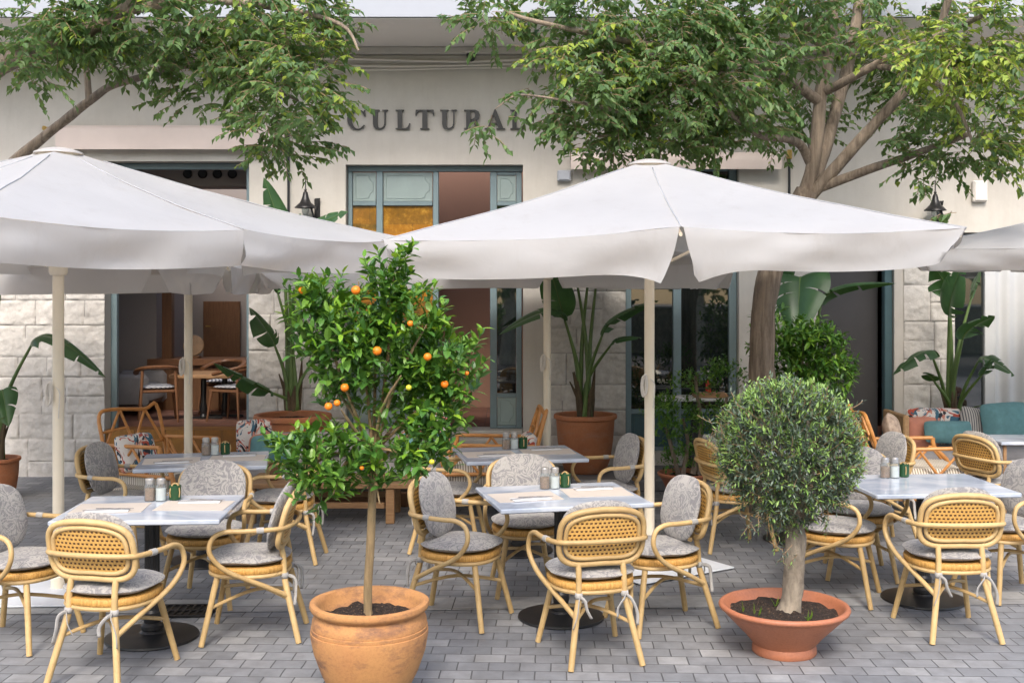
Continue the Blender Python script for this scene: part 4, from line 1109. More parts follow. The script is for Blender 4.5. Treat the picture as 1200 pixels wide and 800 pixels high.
# ---- far left
p = at(-6,585,10.9); pot((p.x,10.9,0), tall_prof(.235,.40), M['terra_big'], 'terracotta pot cut by the left picture edge', .35, .19, rough=.02)
paddle_plant('p', (p.x,10.9,.38), 'paddle leaf plant at the left picture edge, one torn leaf arching over the stones', [
  (38,402,10.7,124,442,10.5,.24,15,.9),(4,300,10.9,30,215,10.7,.3,50,.4),(2,460,10.8,10,500,10.6,.24,10,.3),(-22,330,10.9,-70,280,10.9,.3,20,.4)], 5)
# ---- behind the trunk
p = at(935,500,11.5); pot((p.x,11.5,.12), tall_prof(.29,.45), M['terra_big'], 'terracotta pot behind the olive crown, holding the big paddle leaf', .40, .24, rough=.02)
paddle_plant('p', (p.x,11.5,.5), 'paddle leaf plant between the tree trunk and the grey doorway', [
  (938,330,11.3,934,398,11.0,.50,5,.05),(962,358,11.4,1050,332,11.1,.24,-15,.6),(918,330,11.5,905,290,11.5,.25,50,.4),(958,440,11.4,998,424,11.3,.16,0,.4)], 6, dry=False)
# ---- right, behind the sofa
p = at(1118,500,11.75); pot((p.x,11.78,.12), tall_prof(.27,.42), M['terra_big'], 'terracotta pot hidden behind the sofa cushions at right', .37, .22, rough=.02)
paddle_plant('p', (p.x,11.78,.5), 'paddle leaf plant behind the sofa, its torn leaves spread before the shutter', [
  (1112,370,11.6,1128,306,11.4,.46,75,.5),(1092,416,11.5,1046,440,11.3,.26,10,.95),(1128,398,11.6,1166,370,11.4,.34,-20,.5),(1146,424,11.6,1189,440,11.4,.26,15,.9),
  (1150,440,11.5,1162,420,11.4,.2,0,.5),(1095,447,11.6,1085,436,11.5,.16,0,.3),(1113,350,11.8,1092,310,11.7,.3,30,.9),(1138,350,11.8,1150,315,11.7,.34,40,.6),(1140,478,11.6,1160,476,11.5,.08,0,.2)], 8)

# ================================================================== ORANGE TREE in its jar
ox, oy = (433-CX)/F*5.55, 5.55
jar = [(.16,0),(.165,.01),(.19,.06),(.235,.15),(.272,.25),(.288,.33),(.2875,.352),(.2835,.354),(.2850,.358),(.2845,.372),(.2805,.374),(.2815,.378),(.278,.405),(.262,.437),(.268,.446),(.285,.455),(.292,.470),(.288,.486),(.272,.492),(.255,.486),(.245,.46),(.235,.42),(.2,.38)]
pot((ox,oy,0), jar, M['terra_jar'], 'big ochre terracotta jar in the foreground holding the orange tree', .41, .242, rough=.015, n=72)
ot = thing('orange_tree', (ox,oy,.42), 'small orange tree with fruit growing in the ochre jar', 'tree')
def o_at(px, py, dy=0): return at(px, py, oy+dy)-Vector((ox,oy,.42))
mb = MB()
tube(mb, crom([(-.005,0,-.05),o_at(431,690),o_at(434,640),o_at(436,590),o_at(437,545)], 4), [.030,.026]+[.021]*10+[.02]*5, 12); mb.build('trunk', M['bark_citrus'], ot)
rnd = random.Random(21); mbB = MB(); limbs = []
fork = o_at(437,548)
for (px, py, dy) in ((372,352,-.05),(420,330,.1),(462,300,.0),(500,380,-.1),(545,430,.05),(530,520,.0),(350,525,-.12),(345,560,.05),(500,560,-.15),(400,480,-.25),(470,440,-.25),(440,400,.25),(390,580,-.2),(445,590,-.22),(520,400,.2),(370,430,.2)):
    e = o_at(px, py, dy); m_ = fork.lerp(e, .5)+Vector((rnd.uniform(-.04,.04),rnd.uniform(-.04,.04),.05 if py < 500 else .10))
    q = crom([fork+Vector((0,0,rnd.uniform(-.02,.1))), m_, e], 6); tube(mbB, q, [.013,.010,.009]+[.008]*(len(q)-6)+[.005,.004,.003], 7); limbs += q
mbB.build('branch', M['bark_citrus'], ot)
mbl = MB()
def sprig(mb, p, d, rnd, n, L, W, young, sp=.012, up=Vector((0,0,1)), twig=None, leaf=leaf4, tipyoung=3, spread=.85):
    d = d.normalized(); q = Vector(p); pts = [q.copy()]
    for k in range(n):
        q = q+d*sp*rnd.uniform(.8,1.3); d = (d+rv(rnd)*.12+Vector((0,0,.03))).normalized(); pts.append(q.copy())
        a_ = k*2.4+rnd.random(); s = d.cross(Vector((.3,.2,1))).normalized(); t2 = s.cross(d)
        o = s*math.cos(a_)+t2*math.sin(a_)
        ld = (o*spread+d*rnd.uniform(.35,.9)+rv(rnd)*.25)
        m_ = 1 if (young and k >= n-tipyoung) else 0
        l = L*rnd.uniform(.65,1.15)*(1 if k < n-2 else .8)
        leaf(mb, q, ld, up+rv(rnd)*.5, l, W*rnd.uniform(.8,1.15)*l/L, m=m_)
    if twig is not None: tube(twig, pts, .0022, 4, cap=False)
# crown lobes in picture px at the tree's distance: cx, cy, rx, ry, depth radius(m), dy, count
lobes = [(402,402,42,38,.20,.0,74),(472,394,44,46,.22,.05,76),(440,430,64,42,.26,.05,88),(512,428,26,30,.16,.0,44),(522,480,14,34,.11,.02,24),(385,358,34,12,.14,.0,28),(452,345,22,26,.10,.0,26),(461,318,7,16,.05,.0,7),(366,348,8,8,.05,0,6),
         (368,385,16,34,.12,.0,26),(388,545,48,24,.18,-.08,62),(350,528,20,10,.10,-.08,14),(462,528,32,26,.16,-.12,36),(502,545,14,14,.10,-.08,14),(378,578,26,8,.10,-.1,16),(448,572,8,10,.05,-.1,6),(500,508,22,22,.12,.0,18),(410,475,45,30,.12,.12,16),(500,470,40,40,.18,.06,36),(545,440,14,38,.08,.0,14)]
mbT = MB()
for cx, cy, rx, ry, rd, dy, cnt in lobes:
    c0 = o_at(cx, cy, dy); s = oy/F
    for k in range(cnt):
        v = rv(rnd).normalized()*(rnd.uniform(.15,1)**.45)
        if v.y > .35 and rnd.random() < .5: v.y = -v.y
        p = c0+Vector((v.x*rx*s, v.y*rd, v.z*ry*s))
        d = Vector((v.x, v.y, v.z*.7+.55))+rv(rnd)*.5
        yv = rnd.random() < (.55 if v.z > .1 else .25)
        sprig(mbl, p, d, rnd, rnd.randint(6,10), .074, .034, yv, .013, twig=mbT)
mbl.add(mbT.v, mbT.f, 0); mbl.build('foliage', [M['leaf_citrus'],M['leaf_citrus_new']], ot, smooth=False)
fr = [(354,340,1),(417,340,1.15),(481,379,.8),(442,411,1.15),(501,418,1),(404,454,1.05),(385,476,1),(395,472,.85),(521,450,1),(547,437,.6),(424,548,.55),(479,454,.75),(506,541,.7)]
for k, (px, py, s_) in enumerate(fr):
    mb = MB(); rr = .0188*s_; q = o_at(px, py, -.26 if 370 < px < 510 else -.15); lathe(mb, [(.001,-rr)]+[(rr*math.sin(a_*math.pi/10),-rr*.96*math.cos(a_*math.pi/10)) for a_ in range(1,10)]+[(.001,rr*.92)], n=16)
    mb.v = [(x+q.x,y+q.y,z+q.z) for x,y,z in mb.v]; mb.build('fruit', M['lemon' if k > 10 else 'orange'], ot)

# ================================================================== CLIPPED OLIVE in its bowl
vx, vy = (919-CX)/F*6.30, 6.30
bowl = [(.17,0),(.176,.008),(.174,.035),(.168,.05),(.21,.10),(.27,.16),(.315,.205),(.330,.222),(.334,.226),(.337,.235),(.352,.240),(.357,.252),(.352,.264),(.340,.268),(.326,.262),(.318,.24),(.29,.2),(.25,.16)]
pot((vx,vy,0), bowl, M['terra_bowl'], 'low wide terracotta bowl in the right foreground holding the clipped olive tree', .215, .305, rough=.012, n=72)
ol = thing('olive_tree', (vx,vy,.22), 'olive tree clipped to a round ball above a pale thick trunk', 'tree')
def v_at(px, py, dy=0): return at(px, py, vy+dy)-Vector((vx,vy,.22))
rnd = random.Random(5)
mb = MB(); P = crom([v_at(923,722),v_at(928,700),v_at(931,660),v_at(932,620),v_at(930,580)], 5)
tube(mb, P, [.085,.075,.066,.062,.060]+[.057]*10+[.05,.045,.04,.035,.03,.025], 16)
mb.v = [tuple(Vector(v)*(1)+Vector((noise.noise(Vector(v)*11)*.010, noise.noise(Vector(v)*11+Vector((5,0,0)))*.010, 0))) for v in mb.v]; mb.build('trunk', M['bark_olive'], ol)
mbB = MB(); cc = v_at(925,531); RX, RZ = 72*vy/F, 74*vy/F
for k in range(46):
    v = rv(rnd).normalized(); v.z = v.z*.8+.15; e = cc+Vector((v.x*RX*.8, v.y*RX*.8, v.z*RZ*.8)); b_ = v_at(930,rnd.uniform(585,625))
    q = crom([b_, b_.lerp(e,.5)+rv(rnd)*.05, e], 5); tube(mbB, q, [.012]+[.007]*(len(q)-4)+[.004,.003,.002], 5)
mbB.build('branch', M['bark_olive'], ol)
mbl = MB(); mbT = MB()
for k in range(2900):
    v = rv(rnd).normalized()
    th = rnd.uniform(.55,1)**.35
    if v.z < -.72 and rnd.random() < .75: continue
    lump = 1+.07*noise.noise(v*2.6)+.03*noise.noise(v*7)
    hole = noise.noise(v*3.2+Vector((3,1,4)))
    if hole > .22 and v.z < .55 and rnd.random() < .8: th *= .74
    zz = v.z*RZ*(1 if v.z > 0 else 1.12); wdn = 1 if v.z > -.3 else 1-.22*(-.3-v.z)/.7
    p = cc+Vector((v.x*RX*wdn, v.y*RX*wdn, zz))*th*lump
    d = Vector((v.x, v.y, v.z*.8+.35))+rv(rnd)*.75
    sprig(mbl, p, d, rnd, rnd.randint(6,9),   .044, .0135, rnd.random() < (.62 if v.z > -.2 else .45), .0105, leaf=leaf2, twig=mbT if k % 3 == 0 else None, tipyoung=4, spread=.7)
for (px, py) in ((888,612),(925,640),(960,600),(985,575),(905,600),(858,560),(1003,490),(842,505)):
    for k in range(12):
        sprig(mbl, v_at(px+rnd.uniform(-12,12), py+rnd.uniform(-14,14), rnd.uniform(-.25,.1)), rv(rnd)+Vector((0,0,-.2)), rnd, 8, .036, .009, rnd.random() < .5, .010, leaf=leaf2, twig=mbT, tipyoung=4)
mbl.add(mbT.v, mbT.f, 2); mbl.build('foliage', [M['leaf_olive'],M['leaf_olive_new'],M['twig']], ol, smooth=False)
# weeds in the bowl
mb = MB()
for (dx, dy) in ((-.19,-.10),(-.17,-.13),(.07,-.22),(-.04,.05),(-.24,-.05),(.09,-.2)):
    for k in range(5): leaf4(mb, Vector((dx,dy,.02)), rv(rnd)*.6+Vector((0,0,.9)), Vector((1,0,0)), rnd.uniform(.03,.07), .012)
w_ = thing('weeds', (vx,vy,.215), 'few bright green weeds sprouting from the soil of the olive bowl', 'weeds'); mb.build('weed_leaf', M['leaf_citrus_new'], w_, smooth=False)

# ================================================================== CLOUD PRUNED SHRUB in a bowl, dark bushes
sx_, sy_ = (802-CX)/F*10.75, 10.75
pot((sx_,sy_,0), [(.12,0),(.13,.01),(.15,.08),(.20,.19),(.235,.25),(.25,.255),(.255,.275),(.245,.285),(.225,.28),(.2,.23)], M['terra_bowl'], 'small terracotta bowl of clipped shrubs under the window, behind a parasol pole', .235, .21, n=40)
sh = thing('pruned_shrub', (sx_,sy_,.24), 'shrub pruned into small cloud tufts on bent stems, in the small bowl', 'shrub')
def s_at(px, py, dy=0): return at(px, py, sy_+dy)-Vector((sx_,sy_,.24))
mb = MB()
for q in ([(812,555),(822,500),(818,470),(815,440)],[(800,555),(806,520),(800,490)],[(795,555),(786,520),(780,500)],[(815,550),(842,500),(852,465)],[(818,555),(836,530),(846,505)]):
    P = crom([s_at(*z, rnd.uniform(-.03,.03)) for z in q], 4); tube(mb, P, [.028]+[.024+(.013-.024)*i/(len(P)-1) for i in range(1,len(P))], 8)
mb.build('stem', M['bark'], sh)
mbl = MB()
for px, py, rx, ry, n in ((812,452,20,12,70),(850,440,18,14,70),(795,490,26,16,90),(772,480,18,14,60),(845,490,22,18,70),(805,505,20,12,60),(803,540,24,14,110),(782,505,14,10,40),(840,515,16,12,40)):
    c0 = s_at(px, py); s = sy_/F
    for k in range(n*2//3):
        v = rv(rnd); sprig(mbl, c0+Vector((v.x*rx*s, v.y*.14, v.z*ry*s)), v+Vector((0,0,.5)), rnd, 7, .055, .024, rnd.random() < .15, .013, leaf=leaf4)
mbl.build('foliage', [M['leaf_citrus'],M['leaf_citrus_new']], sh, smooth=False)
bx_, by_ = (940-CX)/F*10.9, 10.9
bu = thing('leafy_bush', (bx_,by_,0), 'dark green leafy bush between the tree trunk and the grey doorway', 'bush')
mbl = MB(); mb = MB(); s = by_/F
for px, py, rx, ry, n in ((930,430,40,40,230),(960,425,34,36,180),(945,395,30,16,80),(905,400,18,40,90),(975,440,22,20,60),(935,490,50,50,200)):
    c0 = at(px, py, by_)-Vector((bx_,by_,0))
    for k in range(n):
        v = rv(rnd); sprig(mbl, c0+Vector((v.x*rx*s, v.y*.25, v.z*ry*s)), v+Vector((0,-.2,.2)), rnd, 5, .095, .038, rnd.random() < .12, .02, leaf=leaf4)
for k in range(7):
    e = at(rnd.uniform(905,975), rnd.uniform(390,450), by_+rnd.uniform(-.1,.1))-Vector((bx_,by_,0)); tube(mb, crom([(rnd.uniform(-.08,.08),0,0),e*.5+rv(rnd)*.05,e], 4), [.018]*5+[.008]*4, 6)
mbl.build('foliage', [M['leaf_citrus'],M['leaf_citrus_new']], bu, smooth=False); mb.build('stem', M['bark'], bu)

# ================================================================== BIG STREET TREES
def limb(mb, pts, r0, r1, n=10, sub=6, wob=.012):
    P = crom(pts, sub); N = len(P); b = len(mb.v)
    tube(mb, P, [r0+(r1-r0)*i/(N-1) for i in range(N)], n)
    for i in range(b, len(mb.v)):
        v = Vector(mb.v[i]); mb.v[i] = tuple(v+Vector((noise.noise(v*5), noise.noise(v*5+Vector((9,0,0))), noise.noise(v*5+Vector((0,9,0)))))*wob)
    return P
def hang_spray(mbl, mbT, p, d, rnd, n, L, W, young, step=.032, droop=.07):
    """a drooping twig with two rows of hanging leaves"""
    d = d.normalized(); q = Vector(p); pts = [q.copy()]
    for k in range(n):
        d = (d+Vector((0,0,-droop))+rv(rnd)*.16).normalized(); q = q+d*step*rnd.uniform(.8,1.2); pts.append(q.copy())
        s = d.cross(Vector((0,0,1)))
        if s.length < .05: s = Vector((rnd.uniform(-1,1),rnd.uniform(-1,1),0))
        s.normalize()
        for sg in ((1,-1) if rnd.random() < .35 else ((1,) if k % 2 else (-1,))):
            ld = s*sg*.8+d*.6+Vector((0,0,-.55))+rv(rnd)*.35
            leaf2(mbl, q, ld, Vector((0,0,1))+rv(rnd)*.6, L*rnd.uniform(.6,1.15), W*rnd.uniform(.7,1.15), fold=.3, curl=.08, m=1 if rnd.random() < young else 0)
    tube(mbT, pts, .0028, 3, cap=False)
def tree_foliage(root, regions, rnd, L=.080, W=.046, up=14):
    """regions: px, py, Y, rx(px), ry(px), depth radius (m), number of sprays, share of young leaves"""
    mbl = MB(); mbT = MB(); o = Vector(root.location)
    for (px, py, Y, rx, ry, rd, cnt, yg) in regions:
        c0 = at(px, py-(up if py < 230 else 0), Y)-o; s = Y/F
        nc = max(1, int(cnt*1.35)//7)
        for c in range(nc):
            v = rv(rnd); v = v.normalized()*v.length**.6; cl = c0+Vector((v.x*rx*s, v.y*rd, v.z*ry*s)); dd = Vector((v.x*.8+rnd.uniform(-.5,.5), v.y*.8-.1, rnd.uniform(-.25,.35)))
            yy = yg*rnd.choice([0,0,.3,2.4]) if yg < .3 else yg*rnd.choice([.6,1,1.4])
            for k in range(7):
                p = cl+rv(rnd)*.15
                if p.z+o.z < 2.55: continue
                if p.y+o.y > 12.0: continue
                hang_spray(mbl, mbT, p, dd+rv(rnd)*.7, rnd, rnd.randint(5,9), L, W, yy)
    lim = [i for i in range(0)]
    mbl.add(mbT.v, mbT.f, 2); mbl.build('foliage', [M['leaf_tree'],M['leaf_tree_new'],M['twig']], root, smooth=False)
# ---- tree on the right, between the parasols
tx, ty = (893-CX)/F*10.2, 10.2
t1 = thing('street_tree', (tx,ty,0), 'hackberry tree rising behind the large right parasol, forked trunk and drooping leaves', 'tree', 'street trees over the terrace')
O = Vector((tx,ty,0))
def q1(px, py, dy=0): return at(px, py, ty+dy)-O
mb = MB()
limb(mb, [(0.02,0.02,-.02), q1(893,560), q1(893,440), q1(896,350), q1(915,285), q1(946,224)], .125, .105, 18, 8, .018)
limb(mb, [q1(938,240), q1(950,205), q1(957,160), q1(963,105), q1(972,55), q1(976,0), q1(978,-90)], .070, .045, 14)
mb.build('trunk', M['bark'], t1)
brs = [([q1(945,235,.05), q1(965,180,.1), q1(985,110,.2), q1(1000,50,.3), q1(1010,-20,.4), q1(1030,-120,.5)], .066, .04),
       ([q1(948,232,0), q1(985,190,-.1), q1(1025,145,-.2), q1(1062,105,-.3), q1(1092,60,-.4), q1(1120,-30,-.6)], .060, .03),
       ([q1(955,222,.02), q1(1000,205,-.2), q1(1050,188,-.5), q1(1090,174,-.8), q1(1135,158,-1.1)], .05, .02),
       ([q1(949,190,0), q1(938,170,-.1), q1(920,163,-.3), q1(895,160,-.6), q1(878,150,-.9), q1(840,120,-1.2)], .045, .02),
       ([q1(965,108,0), q1(1000,90,-.3), q1(1045,65,-.6), q1(1100,42,-1.0), q1(1150,20,-1.4)], .045, .02),
       ([q1(1030,78,-.5), q1(1065,85,-.8), q1(1100,100,-1.1), q1(1125,130,-1.3), q1(1140,170,-1.4)], .028, .010),
       ([q1(962,120,0), q1(900,80,-.4), q1(820,60,-.8), q1(740,50,-1.2), q1(650,30,-1.5), q1(590,15,-1.6)], .05, .012),
       ([q1(880,72,-.5), q1(800,100,-1.0), q1(740,130,-1.4), q1(690,122,-1.6), q1(640,114,-1.7), q1(605,112,-1.75), q1(580,128,-1.8)], .020, .003),
       ([q1(840,65,-.7), q1(790,110,-.9), q1(760,150,-1.0), q1(700,160,-1.2)], .022, .008),
       ([q1(970,60,0), q1(930,20,-.3), q1(880,-30,-.5), q1(820,-80,-.8)], .05, .02)]
for pts, r0, r1 in brs:
    mb = MB(); limb(mb, pts, r0, r1, 10, 6, .008); mb.build('branch', M['bark'], t1)
rnd = random.Random(31)
REG1 = [ # px, py, Y, rx, ry, rd, sprays, young
 (720,40,9.0,110,60,.6,130,.12),(790,70,8.9,100,70,.6,150,.08),(700,110,9.0,80,50,.5,110,.16),(790,140,9.1,80,50,.5,130,.04),(720,160,9.4,70,32,.4,80,.04),(835,150,9.3,50,40,.4,70,.03),
 (675,45,9.2,50,40,.4,60,.12),(568,28,8.9,28,14,.25,26,.1),(565,44,9.0,20,12,.2,14,.08),(682,155,8.7,20,32,.25,40,.03),(705,90,9.0,40,22,.3,30,.4),(578,146,8.3,12,8,.08,6,.04),
 (880,40,9.2,80,45,.6,100,.08),(870,110,9.4,40,50,.5,56,.06),(880,175,9.7,26,24,.3,28,.02),(950,15,9.6,90,25,.6,80,.1),(905,130,10.6,40,50,.3,46,.02),(925,85,9.2,26,26,.3,26,.06),
 (1030,25,10.2,80,35,.6,70,.15),(1030,60,10.6,50,40,.4,40,.06),(1105,60,9.0,70,45,.5,90,.5),(1150,90,8.8,60,45,.4,90,.75),(1170,40,9.0,50,45,.4,60,.5),
 (1085,120,10.4,50,40,.4,60,.03),(1060,100,10.8,30,35,.3,30,.03),(1120,160,9.6,60,40,.4,60,.2),(1170,165,9.0,40,45,.4,60,.55),(1110,195,9.4,40,24,.3,34,.2),(1060,130,10.8,26,24,.25,22,.02),(950,150,10.9,30,26,.2,20,.02),(1025,130,11,20,16,.2,10,.02),
 (1165,268,8.3,16,5,.1,5,.3),(1120,262,8.3,18,5,.08,5,.1),
 (760,-60,9.2,220,60,1.0,150,.1),(1000,-70,9.5,220,60,1.2,150,.1)]
tree_foliage(t1, REG1, rnd)
# ---- tree on the left, trunk out of the picture
ux, uy = (-120-CX)/F*9.3, 9.3
t2 = thing('street_tree', (ux,uy,0), 'street tree at upper left, its bare dark limb rising from behind the left parasol', 'tree', 'street trees over the terrace')
O2 = Vector((ux,uy,0))
def q2(px, py, dy=0): return at(px, py, uy+dy)-O2
mb = MB(); limb(mb, [(0,0,-.02), q2(-118,500), q2(-112,380), q2(-100,290)], .20, .15, 18, 8, .02); mb.build('trunk', M['bark'], t2)
for pts, r0, r1 in (([q2(-102,300,0), q2(-55,255,.2), q2(10,195,.4), q2(55,158,.4), q2(108,116,.3), q2(140,98,.2), q2(215,78,0), q2(270,60,-.2)], .060, .02),
       ([q2(-105,300,0), q2(-70,160,-.2), q2(-10,85,-.3), q2(70,48,-.5), q2(140,15,-.7), q2(200,-40,-.8)], .10, .05),
       ([q2(104,120,.3), q2(103,95,.3), q2(102,70,.25), q2(118,55,.2), q2(150,30,.1)], .032, .014),
       ([q2(215,78,0), q2(290,85,-.3), q2(320,105,-.5), q2(350,118,-.6)], .022, .007),
       ([q2(140,15,-.7), q2(230,0,-.9), q2(330,10,-1.1), q2(400,30,-1.3), q2(420,60,-1.4)], .04, .007),
       ([q2(-70,160,-.2), q2(-60,60,0), q2(-20,-40,.3)], .08, .05)):
    mb = MB(); limb(mb, pts, r0, r1, 10, 6, .008); mb.build('branch', M['bark'], t2)
REG2 = [(40,30,8.6,90,45,.6,120,.12),(130,20,8.6,90,45,.6,110,.1),(80,75,8.9,60,30,.4,50,.06),(210,40,8.7,80,45,.5,110,.08),(160,75,9.1,50,32,.4,50,.03),(290,50,8.6,70,55,.5,120,.12),
 (350,80,8.3,45,60,.4,100,.2),(250,128,9.2,40,34,.3,36,.02),(320,150,8.6,42,40,.35,52,.06),(350,190,8.5,28,14,.2,12,.03),(352,115,8.0,28,40,.3,40,.3),(362,170,7.8,12,12,.12,8,.15),(372,20,8.4,30,30,.3,30,.2),(20,75,8.3,30,26,.3,30,.1),(300,100,9.4,50,26,.3,34,.03),
 (150,-60,9.0,240,60,1.0,150,.1)]
tree_foliage(t2, REG2, random.Random(77))

# ================================================================== LOUNGE FURNITURE
def cushion(name, label, px, py, Y, wd, h, t, mat, rx=-12, rz=0, ry=0, cat='cushion', group='cushions on the sofas and lounge chairs', e=5, piping=None):
    p = at(px, py, Y); r = thing(name, (p.x,p.y,p.z-h/2), label, cat, group)
    mb = MB(); Mx = T(0,0,h/2,rx,ry,rz); pillow(mb, wd, h, t, e, 10, None, .05)
    mb.v = [tuple(Mx @ (Vector(v)+Vector((0,.012*noise.noise(Vector(v)*6),.008*noise.noise(Vector(v)*5+Vector((4,0,0))))))) for v in mb.v]
    mb.build('cover', M[mat], r, sharp=0)
    if piping:
        mb = MB(); tube(mb, [Mx @ Vector((sup(2*math.pi*k/40,e)[0]*wd/2*1.02, 0, sup(2*math.pi*k/40,e)[1]*h/2*1.02)) for k in range(40)], .009, 6, closed=True); mb.build('piping', M[piping], r)
    return r
def lounge(loc, rz, label, seat='stripe_seat'):
    r = thing('bamboo_lounge_chair', (*loc,0), label, 'lounge chair', 'bamboo zigzag lounge chairs', R(rz)); B = .017
    mb = MB(); bbox(mb, -.33,.36,-.33,.33,.26,.47,.05); mb.build('seat_cushion', M[seat], r, sharp=60)
    mb = MB(); bbox(mb, -.36,.36,-.34,.34,.20,.255,.02); mb.build('seat_base', M['stripe_seat'], r, sharp=60)
    for sg in (-1,1):
        y = sg*.36; mb = MB()
        for P, rr in (([(-.38,y,.0),(-.36,y,.55),(-.40,y,.64)],B*1.2),([(-.40,y,.635),(.25,y,.655)],B),([(.25,y,.655),(.27,y,.56),(.40,y,.40),(.42,y,.0)],B*1.2),([(-.36,y,.40),(.39,y,.405)],B),([(-.36,y,.22),(.41,y,.22)],B)):
            tube(mb, crom(P, 4), rr, 8)
        mb.build('arm_frame', M['bamboo'], r)
        mb = MB(); zs = [(-.35,.60),(-.23,.42),(-.07,.63),(.09,.42),(.23,.58),(.33,.46)]
        for a_, b_ in zip(zs, zs[1:]): tube(mb, [(a_[0],y,a_[1]),(b_[0],y,b_[1])], .012, 8)
        tube(mb, [(-.23,y,.42),(-.37,y,.55)], .012, 8)
        mb.build('zigzag', M['bamboo'], r)
    mb = MB()
    tube(mb, crom([(-.36,-.36,.22),(-.42,-.36,.62),(-.50,-.34,.88),(-.505,-.2,.93),(-.505,.2,.90),(-.50,.34,.93),(-.42,.36,.62),(-.36,.36,.22)], 4), B, 8)
    for a_, b_ in (((-.42,-.34,.60),(-.42,.34,.60)),((-.42,-.34,.60),(-.505,-.1,.92)),((-.42,.0,.60),(-.505,-.1,.92)),((-.42,.0,.60),(-.505,.2,.90)),((-.42,.34,.60),(-.505,.2,.90)),((-.45,-.34,.74),(-.45,-.05,.76)),((-.38,-.34,.4),(-.38,.34,.4))):
        tube(mb, [a_, b_], .013, 8)
    mb.build('backrest', M['bamboo'], r); return r
lounge((at(196,560,10.1).x, 10.15), -28, 'bamboo zigzag lounge chair before the open shop window, facing right')
cushion('cushion','dark floral cushion on the bamboo lounge chair before the shop window',160,530,10.05,.44,.34,.15,'floral',-18,62)
lounge((at(570,560,10.2).x, 10.25), 185, 'bamboo zigzag lounge chair behind the rear middle table, facing left')
cushion('cushion','floral cushion on the bamboo lounge chair behind the rear middle table',617,528,10.25,.40,.34,.15,'floral',-14,-78)
lounge((at(1078,560,9.95).x, 10.05), -4, 'bamboo zigzag lounge chair in front of the cushioned sofa, facing right', )
cushion('cushion','crumpled brown floral cushion on the lounge chair before the right sofa',1046,508,10.0,.38,.36,.15,'floral_brown',-14,70)
# ---- low bench sofa, left of centre
x0, x1 = at(284,540,10.8).x, at(532,540,10.8).x
r = thing('sofa', (x0,10.6,0), 'low grey upholstered bench sofa behind the wooden coffee table', 'sofa')
mb = MB(); bbox(mb, 0, x1-x0, -.12, .62, .14, .36, .05); mb.build('seat_cushion', M['grey_cloth'], r, sharp=60)
mb = MB(); bbox(mb, .02, x1-x0-.02, -.10, .60, .0, .139, .01); mb.build('base', M['wood_dark'], r, smooth=False)
mb = MB(); bbox(mb, .02, x1-x0-.02, .56, .70, .361, .60, .04); mb.build('backrest', M['grey_cloth'], r, sharp=60)
cushion('cushion','teal cushion with salmon piping at the left end of the low grey sofa',325,526,10.75,.52,.27,.13,'teal_cloth',-12,0,piping='salmon')
cushion('cushion','teal cushion with salmon piping right of the orange trunk on the low grey sofa',497,522,10.75,.46,.26,.13,'teal_cloth',-12,0,piping='salmon')
cushion('cushion','floral cushion leaning left of the teal cushion on the low grey sofa',298,513,10.95,.34,.36,.13,'floral',-14,18)
cushion('cushion','floral cushion behind the right teal cushion of the low grey sofa',503,504,11.05,.42,.36,.13,'floral',-14,-4)
# ---- coffee table
x0, x1 = at(286,568,9.75).x, at(482,568,9.75).x
r = thing('coffee_table', (x0,9.72,0), 'low wooden plank coffee table behind the orange tree', 'table'); Wd = x1-x0
mb = MB(); n = 4
for k in range(n): bbox(mb, 0, Wd, .62/n*k, .62/n*(k+1)-.004, .305, .345, .005)
mb.build('table_top', M['wood'], r, smooth=False)
for xx in (.02, Wd-.10-.12):
    for yy in (.02,.53):
        mb = MB(); bbox(mb, xx, xx+.075, yy, yy+.075, .0, .304, .006); mb.build('leg', M['wood'], r, smooth=False)
mb = MB(); bbox(mb, .1, Wd-.23, .035, .065, .13, .18, .004); bbox(mb, .1, Wd-.23, .565, .595, .13, .18, .004); mb.build('stretcher', M['wood'], r, smooth=False)
p = (at(321,555,10.0).x, 9.95, .3455); r = thing('lantern_box', p, 'small dark wooden box standing on the coffee table', 'box')
mb = MB(); bbox(mb, -.05,.05,-.05,.05,.0,.14,.005); mb.build('box_body', M['wood_dark'], r, smooth=False); mb = MB(); bbox(mb, -.056,.056,-.056,.056,.141,.155,.004); mb.build('lid', M['wood_mid'], r, smooth=False)
p = (at(465,555,9.9).x, 9.9, .3455); r = thing('glass', p, 'clear drinking glass on the right end of the coffee table', 'glass')
mb = MB(); lathe(mb, [(.001,0),(.03,.001),(.036,.02),(.040,.10),(.037,.10),(.033,.02),(.001,.012)], n=20); mb.build('glass_body', M['jar_glass'], r)
mb = MB(); lathe(mb, [(.001,.013),(.031,.014),(.034,.05),(.001,.051)], n=20); mb.build('water', M['jar_glass'], r)
# ---- right sofa
x0, x1 = at(1062,540,11.0).x, at(1235,540,11.0).x
r = thing('sofa', (x0,10.85,0), 'grey bench sofa at right, loaded with floral, teal and striped cushions', 'sofa'); Wd = x1-x0
mb = MB(); bbox(mb, 0, Wd, -.12, .60, .30, .47, .05); mb.build('seat_cushion', M['grey_cloth'], r, sharp=60)
mb = MB(); bbox(mb, .02, Wd, -.10, .62, .121, .299, .012); mb.build('base', M['grey_cloth'], r, smooth=False)
mb = MB(); bbox(mb, -.02, Wd, .60, .66, .3, .74, .012); mb.build('backrest', M['wicker'], r, smooth=False)
mb = MB(); bbox(mb, -.06, -.002, .05, .66, .121, .80, .012); mb.build('side_panel', M['wicker'], r, smooth=False)
cushion('cushion','wide white floral cushion at the back left of the right sofa',1095,499,11.25,.56,.36,.15,'floral',-12,0)
cushion('cushion','salmon cushion tucked behind the teal lumbar cushion of the right sofa',1080,506,11.13,.34,.30,.12,'salmon',-14,6)
